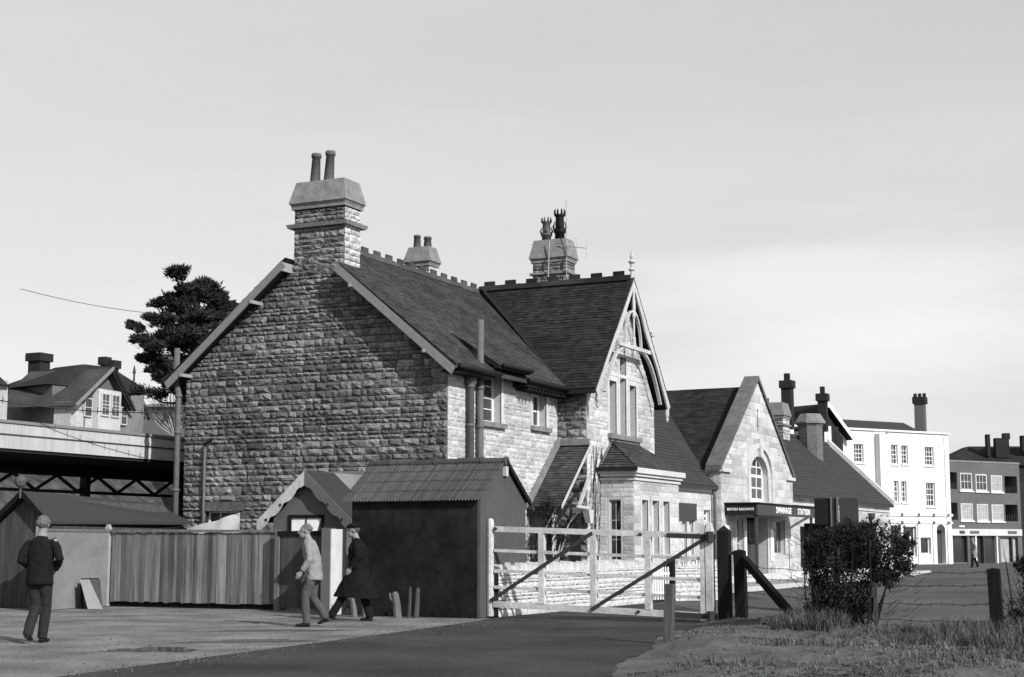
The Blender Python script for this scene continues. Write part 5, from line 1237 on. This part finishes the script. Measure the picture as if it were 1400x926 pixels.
for h in bal:
    mb=MB(); FK.box(mb,h[0],h[1],h[2],h[3],-1.3,-1.25); mb.build('balcony_recess','void_dark',BK)
    mb=MB(); 
    for i in range(7): u=h[0]+(h[1]-h[0])*(i+.5)/7; FK.box(mb,u-.02,u+.02,h[2],h[2]+.45,-.1,-.06)
    mb.build('balcony_rail','iron',BK)
for h,pane in zip(shp,('glass','glass','pane_pale')):
    mb=MB(); FK.box(mb,h[0],h[1],h[2],h[3],-.5 if pane=='glass' else -.25,-.22); mb.build('shop_window',pane,BK)
for i,u in enumerate((.25,1.72,2.55,3.3,4.62,6.1)):
    mb=MB(); FK.box(mb,u+du-.05+.0,u+du+.05,0.02,1.85,-.2,.02); mb.build('shopfront_post',('paint_white','sign_mid')[i%2],BK)
mb=MB(); FK.box(mb,.0+du,7.05+du,1.86,2.3,.01,.1); mb.build('shop_fascia','stone_smooth',BK)
for i,(u,w_) in enumerate(((.9,.5),(1.9,.9),(5.6,.9))): mb=MB(); FK.box(mb,u+du,u+w_+du,1.98,2.18,.1,.11); mb.build('shop_sign',('sign_mid','render_mid','render_mid')[i],BK)
mb=MB(); FK.box(mb,1.0+du,1.5+du,2.42,2.52,.01,.03); mb.build('wall_plate','paint_white',BK)
mb=MB(); FK.box(mb,-.5,6.65,6.75,6.86,-7,.03); mb.build('parapet','stone_cap',BK)
mb=MB(); FK.box(mb,6.62,14,0,5.6,-8,-1.0); o=tag(mb.build('dark_building','brick_dark',wo=tuple(q1)),'dark building end at the extreme right edge beyond the brick shops','building')
# roofs beyond
RH=thing('roofed_house','dark roofed house with brick chimneys seen over the brick shops','house',(-2,100,0))
c0=Vector((-6.2,97.4,0)); c1=Vector((9,104,0)); U=(c1-c0).normalized(); Nn=Vector((U.y,-U.x,0)); FH=Fr(c0,U,Nn)
mb=MB(); FH.box(mb,0,16,0,7.6,-8,0); mb.build('wall','brick_dark',RH)
mb=MB(); mb.hexa([FH.p(-.3,7.6,.3),FH.p(16,7.6,.3),FH.p(16,7.6,-8.3),FH.p(-.3,7.6,-8.3)],[FH.p(3,9.35,-3),FH.p(16,9.35,-3),FH.p(16,9.35,-5),FH.p(3,9.35,-5)]); mb.build('roof','tile_dark',RH)
for u,z,w_,h_ in ((4.1,8.4,.25,1.8),(5.2,8.3,1.1,1.6),(5.6,9.8,.5,.5),(7.4,8.8,1.2,1.3)): mb=MB(); FH.box(mb,u-w_/2,u+w_/2,z,z+h_,-1.5,-.8); mb.build('chimney','brick_dark',RH)
# ------------------------------------------------------------------ villa behind the station
VI=thing('gabled_villa','gabled villa with two tall brick chimneys rising behind the station roof','house',(-8,62,0))
v0=Vector((-9.49,60.29,0)); v1=Vector((-6.22,66.28,0)); U=(v1-v0).normalized(); Nn=Vector((U.y,-U.x,0)); FV=Fr(v0,U,Nn)
mb=MB(); FV.box(mb,0,6.1,0,7.6,-8,-.6); FV.box(mb,3.3,6.0,0,7.9,-.6,-.02); FV.prism(mb,[(3.3,7.9),(6.0,7.9),(4.5,9.5)],-.6,-.02); mb.build('wall','brick_dark',VI)
mb=MB(); mb.prism([FV.p(0,7.5,-.3),FV.p(0,10.1,-3.4),FV.p(0,7.5,-8)],U*4.6); mb.build('roof','slate_flat',VI)
mb=MB(); mb.hexa([FV.p(2.3,8.2,.2),FV.p(4.45,9.85,.2),FV.p(4.45,9.85,-3.5),FV.p(2.3,8.2,-3.5)],[FV.p(2.3,8.35,.2),FV.p(4.45,10.0,.2),FV.p(4.45,10.0,-3.5),FV.p(2.3,8.35,-3.5)]); mb.build('gable_roof','tile_dark',VI)
mb=MB(); mb.hexa([FV.p(4.45,9.85,.2),FV.p(6.7,7.8,.2),FV.p(6.7,7.8,-3.5),FV.p(4.45,9.85,-3.5)],[FV.p(4.45,10.0,.2),FV.p(6.7,7.95,.2),FV.p(6.7,7.95,-3.5),FV.p(4.45,10.0,-3.5)]); mb.build('gable_roof','tile_dark',VI)
for a_,b_ in (((2.9,8.6),(4.45,9.93)),((4.45,9.93),(6.7,7.85))): mb=MB(); mb.beam(FV.p(*a_,.28),FV.p(*b_,.28),.06,.22); mb.build('bargeboard','paint_white',VI)
mb=MB(); FV.box(mb,4.3,4.9,7.0,8.6,-.02,.02); mb.build('window','paint_white',VI); mb=MB(); FV.box(mb,5.3,5.7,6.6,8.3,-.02,.02); mb.build('window','void_dark',VI)
c=sqstack(VI,1077,93,.62,8.2,11.15); sqstack(VI,1125,95,.52,8.2,10.55)
# ------------------------------------------------------------------ villas on the hill, left
HV=thing('hill_villa','stone villa with tall chimney and half-timbered gables on the hill at left','house',tuple(Vector((-41,34,6))))
g0=Vector((-45.3,33.23,0)); g1=Vector((-39.11,31.76,0)); g2=Vector((-39.81,38.07,0))
FA_=Fr(g0,(g1-g0),(-.23,-.97,0)); FBv=Fr(g1,(g2-g1),(.994,.11,0))
mb=MB(); FA_.box(mb,0,4.7,0,9.75,-6,0)
mb.build('wall','stone_rough',HV); mb=MB(); FA_.box(mb,4.7,6.0,0,8.7,-1.2,0); mb.build('wall','stone_rough',HV)
mb=MB(); FBv.box(mb,.0,4.6,0,8.7,-1,.03); FBv.box(mb,4.6,6.3,0,8.6,-1.5,-.3); mb.build('side_wall','stone_front',HV)
mb=MB(); mb.hexa([FA_.p(-.4,9.7,.4),FA_.p(4.8,9.7,.4),FA_.p(4.8,9.7,-6.5),FA_.p(-.4,9.7,-6.5)],[FA_.p(1.4,11.05,-2.4),FA_.p(4.0,11.05,-2.4),FA_.p(4.0,11.05,-4.2),FA_.p(1.4,11.05,-4.2)]); mb.build('roof','tile_dark',HV)
mb=MB(); FBv.prism(mb,[(-.35,8.45),(2.95,10.75),(5.1,8.6),(4.9,8.6),(2.95,10.55),(-.15,8.45)],-4.8,.55); mb.build('gable_roof','tile_worn',HV)
mb=MB(); FBv.prism(mb,[(0.1,8.7),(4.75,8.7),(2.95,10.5)],-.6,.05); mb.build('gable_face','render_mid',HV)
for a_,b_ in (((-.35,8.45),(2.95,10.75)),((2.95,10.75),(5.1,8.6))): mb=MB(); mb.beam(FBv.p(*a_,.6),FBv.p(*b_,.6),.08,.16); mb.build('bargeboard','paint_grey' if a_[0]<0 else 'sign_dark',HV)
mb=MB(); FBv.prism(mb,[(4.4,8.5),(7.0,8.3),(5.6,10.1)],-3.5,.1); mb.build('gable_roof','tile_dark',HV)
for a_,b_ in (((4.7,8.9),(5.6,10.2)),((5.6,10.2),(7.2,8.3))): mb=MB(); mb.beam(FBv.p(*a_,.2),FBv.p(*b_,.2),.1,.2); mb.build('bargeboard','sign_dark',HV)
FBo=Fr(g1+Vector((.994,.11,0))*.45,(g2-g1),(.994,.11,0))
mb=MB(); FBv.box(mb,1.9,4.0,6.5,9.55,.03,.42); mb.build('bay','trim_dull',HV)
for a_,b_ in ((2.1,2.85),(3.05,3.8)): window(HV,FBo,a_,b_,8.1,9.35,2,3,rec=-.05,fw=.07,bw=.03,m='trim_dull',pieces=False)
for h in ((1.1,1.8,8.0,9.0),(4.5,5.1,7.8,8.8),(5.6,6.1,7.8,8.6)): window(HV,Fr(g1+Vector((.994,.11,0))*.1,(g2-g1),(.994,.11,0)),*h,1,2,rec=-.03,fw=.05,m='trim_dull',pieces=False)
c=sqstack(HV,51,86,.84,9.3,11.95,capw=.12,potw=.0001,pots=0)
mb=MB(); cc_=hillpt(51,560,86); mb.box(cc_.x-.6,cc_.x+.6,cc_.y-.6,cc_.y+.6,9.75,9.85); mb.build('flashing','stone_smooth',c)
sqstack(HV,141,86,.34,9.3,11.75,capw=.1,pots=0); sqstack(HV,153,86,.42,9.3,11.55,capw=.1,pots=0)
mb=MB(); mb.lathe(tuple(FBv.p(5.6,10.3,.15)),[(.06,0),(.05,.4),(.1,.5),(.02,.9)],6); mb.build('finial','sign_mid',HV)
EX=Vector((-45,33,0))-Vector((CP.x,CP.y,0)); EX=EX.normalized()*5
HG=thing('hill_house_edge','house corner with gable at the extreme left edge of the photo','house',tuple(hillpt(-20,560,78)))
a_=hillpt(-60,600,76); b_=hillpt(8,600,76); 
mb=MB(); mb.hexa([Vector((a_.x,a_.y,0)),Vector((b_.x,b_.y,0)),Vector((b_.x,b_.y,0))+EX,Vector((a_.x,a_.y,0))+EX],[Vector((a_.x,a_.y,9.4)),Vector((b_.x,b_.y,9.4)),Vector((b_.x,b_.y,9.4))+EX,Vector((a_.x,a_.y,9.4))+EX]); mb.build('wall','stone_front',HG)
mb=MB(); p_=[Vector((a_.x,a_.y,9.4))-fwd*.3,Vector((b_.x,b_.y,9.1))+rgt*.15-fwd*.3,hillpt(-16,500,75.7)]; mb.prism(p_,EX); mb.build('roof','tile_worn',HG)
LG=thing('low_grey_house','low pale grey house half hidden behind the pipe and the shrub at left','house',tuple(hillpt(215,590,92)))
a_=hillpt(184,600,92); b_=hillpt(250,600,92)
zt=hillpt(200,557,92).z; mb=MB(); mb.hexa([Vector((a_.x,a_.y,0)),Vector((b_.x,b_.y,0)),Vector((b_.x,b_.y,0))+fwd*6,Vector((a_.x,a_.y,0))+fwd*6],[Vector((a_.x,a_.y,zt)),Vector((b_.x,b_.y,zt)),Vector((b_.x,b_.y,zt))+fwd*6,Vector((a_.x,a_.y,zt))+fwd*6]); mb.build('wall','render_mid',LG)
mb=MB(); mb.hexa([Vector((a_.x,a_.y,zt))-rgt*.3-fwd*.3,Vector((b_.x,b_.y,zt))+rgt*.3-fwd*.3,Vector((b_.x,b_.y,zt))+fwd*6,Vector((a_.x,a_.y,zt))+fwd*6],[Vector((a_.x,a_.y,zt+.4))+fwd*2+rgt*.6,Vector((b_.x,b_.y,zt+.4))+fwd*2,Vector((b_.x,b_.y,zt+.4))+fwd*4,Vector((a_.x,a_.y,zt+.4))+fwd*4+rgt*.6]); mb.build('roof','panel_light',LG)
# overhead wires
def wire(lb,p,q,sag,r,m,barb=False):
    p=Vector(p);q=Vector(q); pts=[p+(q-p)*t-Vector((0,0,sag*4*t*(1-t))) for t in np.linspace(0,1,16)]; mb=MB().tube(pts,r,4)
    if barb:
        for t in np.linspace(.05,.95,12): c=p+(q-p)*t-Vector((0,0,sag*4*t*(1-t))); mb.tube([c-Vector((0,0,.06)),c+Vector((0,0,.10))],r,3)
    o=mb.build('overhead_wire',m,wo=tuple(p)); tag(o,lb,'wire')
wire('faint overhead wire crossing the sky left of the cypress',hillpt(28,395,50),hillpt(205,428,60),.1,.016,'wire_faint')
wire('dark wire with short spikes sagging in front of the hill villa',hillpt(-10,546,34),tuple(Vector((-7.42,-.1,4.55))),.12,.012,'wire',True)

# ------------------------------------------------------------------ people
def loft(mb, path, rad_, n=14, ref=(0,1,0)):
    """elliptical rings: rad_ = (across, along ref)"""
    P=[Vector(p) for p in path]; m=len(P); base=len(mb.v); ref=Vector(ref)
    for i,p in enumerate(P):
        d=(P[min(i+1,m-1)]-P[max(i-1,0)]).normalized(); y=(ref-d*ref.dot(d)); 
        if y.length<.05: y=Vector((0,0,1))-d*d.z
        y.normalize(); x=y.cross(d)
        rx,ry=rad_[i] if isinstance(rad_[i],(tuple,list)) else (rad_[i],rad_[i])
        for k in range(n): a=2*math.pi*k/n; mb.v.append(tuple(p+x*math.cos(a)*rx+y*math.sin(a)*ry))
    for i in range(m-1):
        for k in range(n): a=base+i*n+k; b=base+i*n+(k+1)%n; mb.f.append((a,b,b+n,a+n)); mb.r.append(.5)
    mb.f.append(tuple(base+k for k in range(n))[::-1]); mb.r.append(.5); mb.f.append(tuple(base+(m-1)*n+k for k in range(n))); mb.r.append(.5)
def ell(mb,c,r,n=14,m=9):
    c=Vector(c); ps=[]; rs=[]
    for i in range(m): t=-math.cos(math.pi*(i+.5)/m); ps.append(c+Vector((0,0,r[2]*t))); q=math.sqrt(max(0.01,1-t*t)); rs.append((r[0]*q,r[1]*q))
    loft(mb,ps,rs,n)
def fuse(mb,name,m,parent,vox=.012,sm=6,wr=0):
    o=mb.build(name,m,parent); md=o.modifiers.new('r','REMESH'); md.mode='VOXEL'; md.voxel_size=vox; md.use_smooth_shade=True
    if wr:
        tx=bpy.data.textures.new('folds','CLOUDS'); tx.noise_scale=.09; tx.noise_depth=1; dm=o.modifiers.new('d','DISPLACE'); dm.texture=tx; dm.strength=wr; dm.mid_level=.5; dm.texture_coords='LOCAL'
    s_=o.modifiers.new('s','SMOOTH'); s_.iterations=sm; s_.factor=.5
    dg=bpy.context.evaluated_depsgraph_get(); me=bpy.data.meshes.new_from_object(o.evaluated_get(dg)); o.modifiers.clear(); old=o.data; o.data=me; bpy.data.meshes.remove(old); me.name=name
    if not me.materials: me.materials.append(MATS[m])
    return o
def hand(mb,w_,dirv,palm_n,s_=1.0):
    """palm and five fingers hanging from the wrist w_ along dirv"""
    w_=Vector(w_); d=Vector(dirv).normalized(); pn=Vector(palm_n).normalized(); sd=d.cross(pn).normalized()
    loft(mb,[w_-d*.02,w_+d*.03,w_+d*.07,w_+d*.095],[(.026,.018),(.036,.016),(.041,.015),(.036,.012)],10,ref=pn)
    for k,(o_,l_) in enumerate(((-.03,.065),(-.011,.08),(.010,.074),(.029,.06))):
        b=w_+d*.088+sd*o_; c=b+d*l_*.45+pn*.008; e=b+d*l_*.8+pn*.03; f_=b+d*l_*.85+pn*.048
        loft(mb,[b,c,e,f_],[.0095,.009,.008,.006],7,ref=pn)
    b=w_+d*.035-sd*.03; loft(mb,[b,b+d*.03-sd*.022+pn*.01,b+d*.055-sd*.02+pn*.022],[.012,.011,.008],7,ref=pn)
def head(mb,c,fwd_=Vector((0,1,0)),tilt=0,s_=1.0):
    c=Vector(c); side=Vector((1,0,0))
    ell(mb,c+Vector((0,-.012,.03)),(.076*s_,.094*s_,.095*s_)); ell(mb,c+Vector((0,.03,-.045)),(.055*s_,.062*s_,.068*s_))
    loft(mb,[c+Vector((0,.085,.025)),c+Vector((0,.104,-.008)),c+Vector((0,.112,-.02)),c+Vector((0,.09,-.032))],[.008,.013,.016,.008],8)   # nose
    loft(mb,[c+Vector((-.022,.086,-.062)),c+Vector((.022,.086,-.062))],[.009,.009],8)  # lips
    loft(mb,[c+Vector((0,.07,-.105)),c+Vector((0,.085,-.092))],[.018,.014],8)
    for s2 in (-1,1):
        loft(mb,[c+Vector((s2*.075,-.01,-.02)),c+Vector((s2*.085,-.018,.0)),c+Vector((s2*.083,-.016,.03))],[(.006,.012),(.008,.018),(.006,.014)],8)
        ell(mb,c+Vector((s2*.03,.082,.012)),(.013,.009,.010),8,6)
def person_body(root,J,headc):
    mb=MB(); head(mb,headc); hc=Vector(headc)
    loft(mb,[Vector(J['neck'])-Vector((0,0,.06)),Vector(J['neck']),hc+Vector((0,-.02,-.05))],[.062,.056,.055],12)
    for s_ in 'LR':
        loft(mb,[J['sh'+s_],J['el'+s_],J['wr'+s_]],[.045,.036,.026],10)
        d=Vector(J['wr'+s_])-Vector(J['el'+s_]); hand(mb,J['wr'+s_],d.normalized()+Vector(J.get('hd',(0,0,0))),J['pn'+s_])
        loft(mb,[J['hip'+s_],J['kn'+s_],J['an'+s_]],[.07,.05,.036],10)
    loft(mb,[J['pel'],J['waist'],J['chest'],J['neck']],[(.13,.09),(.12,.09),(.14,.10),(.06,.055)],14)
    return fuse(mb,'body','skin',root,.009,3)
def trousers(root,J,m,hem=.085):
    mb=MB(); loft(mb,[Vector(J['waist'])+Vector((0,0,.02)),J['pel'],Vector(J['pel'])-Vector((0,0,.1))],[(.155,.115),(.165,.125),(.14,.11)],16)
    for s_ in 'LR':
        h=Vector(J['hip'+s_]);k=Vector(J['kn'+s_]);a=Vector(J['an'+s_])
        loft(mb,[h+Vector((0,0,.05)),h*.6+k*.4,k,k*.5+a*.5,a+Vector((0,0,.0)),a-Vector((0,0,.035))],[.098,.09,.075,.07,hem*.8,hem*.82],14)
    return fuse(mb,'trousers',m,root,.012,4,wr=.018)
def shoes(root,J):
    for s_ in 'LR':
        a=Vector(J['an'+s_]); t=Vector(J['toe'+s_]); d=(t-a); mb=MB()
        hl=a-Vector((d.x,d.y,0)).normalized()*.055; hl.z=t.z if t.z<a.z else a.z-.08
        hl.z=a.z-.075 if 'pz'+s_ not in J else J['pz'+s_]
        loft(mb,[a+Vector((0,0,.02)),a-Vector((0,0,.045))],[.042,.045],10)
        loft(mb,[hl,hl*.6+t*.4+Vector((0,0,.012)),hl*.25+t*.75,t],[(.036,.036),(.042,.034),(.045,.028),(.03,.018)],12,ref=(0,0,1))
        fuse(mb,'shoe','shoe',root,.008,3)
def jacket(root,J,m,hemz,flare=(.19,.15),lap=True,name='jacket',bulk=1.0,hempts=None,collar=True):
    mb=MB(); P=Vector(J['pel']); W_=Vector(J['waist']); C_=Vector(J['chest']); N_=Vector(J['neck'])
    hem=Vector((P.x,P.y,hemz)) if hempts is None else Vector(hempts)
    loft(mb,[hem,P*.5+hem*.5,P,W_,C_,C_*.45+N_*.55,N_-Vector((0,0,.035))],[flare,((flare[0]+.19*bulk)/2,(flare[1]+.145*bulk)/2),(.185*bulk,.14*bulk),(.178*bulk,.135*bulk),(.205*bulk,.135*bulk),(.175*bulk,.105),(.075,.066)],20)
    for s_ in 'LR':
        sh=Vector(J['sh'+s_]); el=Vector(J['el'+s_]); wr=Vector(J['wr'+s_])
        loft(mb,[C_*.45+sh*.55+Vector((0,0,-.02)),sh+Vector((0,0,-.03)),sh*.62+el*.38,el,el*.45+wr*.55,wr-(wr-el).normalized()*.02],[.062,.064*bulk,.062*bulk,.055*bulk,.052*bulk,.048*bulk],14)
    if collar: loft(mb,[N_-Vector((0,0,.06)),N_-Vector((0,0,.0))+Vector((0,-.012,0))],[(.085,.075),(.066,.062)],14)
    return fuse(mb,name,m,root,.012,3,wr=.026)
# --- man 1: dark suit, seen from behind, mid-stride
def rootp(lb,loc,rz): 
    o=thing('person',lb,'person',(0,0,0)); o['_l']=1; return o
m1=thing('person','man with curly grey hair in dark suit jacket walking away past the pale panel','person')
J=dict(pel=(.0,0,.93),waist=(.0,0,1.06),chest=(.0,.02,1.28),neck=(.01,.01,1.48),shL=(-.19,.01,1.39),shR=(.185,.01,1.41),elL=(-.25,-.08,1.12),elR=(.30,-.04,1.15),wrL=(-.17,.14,1.02),wrR=(.17,.13,1.00),pnL=(1,.2,0),pnR=(-1,.2,0),
 hipL=(-.09,0,.88),hipR=(.09,0,.88),knL=(-.06,.05,.50),knR=(.06,.11,.50),anL=(-.075,-.14,.15),anR=(.02,.12,.10),toeL=(-.085,.0,.05),toeR=(.03,.30,.03),pzL=.11,pzR=.03)
def hairmesh(root,c,m,cap_=False,r=(.079,.094,.082),curly=True,n=46,face=1):
    mb=MB(); c=Vector(c); ell(mb,c+Vector((0,-.03,.05)),r)
    if curly:
        for i in range(n):
            a=R.uniform(0,6.283); z=R.uniform(-.35,1); q=math.sqrt(max(0,1-z*z)); p=c+Vector((0,-.03,.05))+Vector((r[0]*q*math.cos(a),r[1]*q*math.sin(a),r[2]*z))
            if p.y-c.y>.045 and p.z-c.z<.08: continue
            ell(mb,p,(.013,.014,.012),7,5)
    return fuse(mb,'hair',m,root,.008,2)
person_body(m1,J,(.015,.035,1.605)); hairmesh(m1,(.015,.035,1.600),'hair_grey',r=(.090,.100,.092),n=60); trousers(m1,J,'trouser_grey'); shoes(m1,J); jacket(m1,J,'suit_dark',.80,flare=(.20,.15))
mb=MB(); loft(mb,[(.01,.0,1.455),(.012,.006,1.51)],[(.075,.068),(.062,.058)],14); fuse(mb,'shirt_collar','jacket_light',m1,.006,2)
place(m1,(1.02,-13.95,-.012),TH-.12)
# --- man 2: pale jacket, walking left in profile
m2_=thing('person','man in pale jacket and grey trousers striding left in front of the yard door','person')
J=dict(pel=(0,-.03,.90),waist=(0,-.03,1.04),chest=(0,.03,1.27),neck=(0,.07,1.45),shL=(-.175,.05,1.37),shR=(.175,.05,1.37),elL=(-.235,.02,1.10),elR=(.235,-.02,1.10),wrL=(-.20,.15,.90),wrR=(.20,.10,.86),pnL=(1,.3,0),pnR=(-1,.3,0),
 hipL=(-.085,-.02,.85),hipR=(.085,-.02,.85),knL=(-.08,.10,.48),knR=(.08,-.02,.47),anL=(-.08,.06,.09),anR=(.08,-.23,.16),toeL=(-.08,.25,.03),toeR=(.08,-.10,.05),pzL=.03,pzR=.11)
person_body(m2_,J,(0,.125,1.555)); hairmesh(m2_,(0,.125,1.555),'hair_grey',n=30); trousers(m2_,J,'trouser_mid'); shoes(m2_,J); jacket(m2_,J,'jacket_light',.76,flare=(.19,.155))
place(m2_,(2.1,-8.75,-.012),rad(115.5)+.05)
# --- man 3: long dark overcoat and flat cap, long stride
m3=thing('person','man in long black overcoat and flat cap taking a long stride before the whitewashed wall','person')
J=dict(pel=(0,0,.90),waist=(0,0,1.04),chest=(0,.02,1.27),neck=(0,.05,1.46),shL=(-.19,.02,1.38),shR=(.19,.02,1.38),elL=(-.26,-.03,1.12),elR=(.26,-.05,1.12),wrL=(-.23,.10,.93),wrR=(.24,.06,.90),pnL=(1,.3,0),pnR=(-1,.3,0),
 hipL=(-.085,0,.85),hipR=(.085,0,.85),knL=(-.08,.22,.50),knR=(.08,-.08,.46),anL=(-.08,.44,.13),anR=(.08,-.20,.10),toeL=(-.08,.62,.13),toeR=(.08,-.03,.03),pzL=.05,pzR=.03)
person_body(m3,J,(0,.10,1.575)); hairmesh(m3,(0,.10,1.56),'hair_dark',r=(.080,.092,.075),n=0); trousers(m3,J,'suit_dark',hem=.095); shoes(m3,J)
jacket(m3,J,'overcoat',.43,flare=(.29,.42),name='overcoat',bulk=1.3,hempts=(0,.03,.41))
mb=MB(); c=Vector((0,.10,1.655)); 
loft(mb,[c+Vector((0,-.01,-.02)),c+Vector((0,-.01,.015)),c+Vector((0,.0,.045)),c+Vector((0,0,.06))],[(.09,.108),(.118,.135),(.10,.12),(.05,.06)],18); loft(mb,[c+Vector((0,.08,-.01)),c+Vector((0,.15,-.03))],[(.07,.012),(.05,.008)],12,ref=(0,0,1)); fuse(mb,'flat_cap','overcoat',m3,.008,3)
place(m3,(1.85,-6.85,-.012),rad(115.5)-.02)
# --- far people by the shops
def small_person(lb,loc,rz,top,leg,hair='hair_grey'):
    o=thing('person',lb,'person'); J=dict(pel=(0,0,.90),waist=(0,0,1.04),chest=(0,.02,1.27),neck=(0,.03,1.46),shL=(-.18,.02,1.38),shR=(.18,.02,1.38),elL=(-.25,-.03,1.12),elR=(.25,-.05,1.12),wrL=(-.23,.08,.92),wrR=(.24,.04,.90),pnL=(1,.3,0),pnR=(-1,.3,0),
     hipL=(-.085,0,.85),hipR=(.085,0,.85),knL=(-.08,.12,.48),knR=(.08,-.06,.46),anL=(-.08,.16,.09),anR=(.08,-.20,.12),toeL=(-.08,.32,.03),toeR=(.08,-.05,.04),pzL=.03,pzR=.06)
    person_body(o,J,(0,.06,1.58)); hairmesh(o,(0,.06,1.58),hair,n=0); trousers(o,J,leg); shoes(o,J); jacket(o,J,top,.55,flare=(.2,.17)); place(o,loc,rz); return o
small_person('distant person in a pale coat crossing before the far shops',(2.0,59.8,-.012),rad(115),'jacket_light','suit_dark')
print('objects',len(bpy.data.objects))
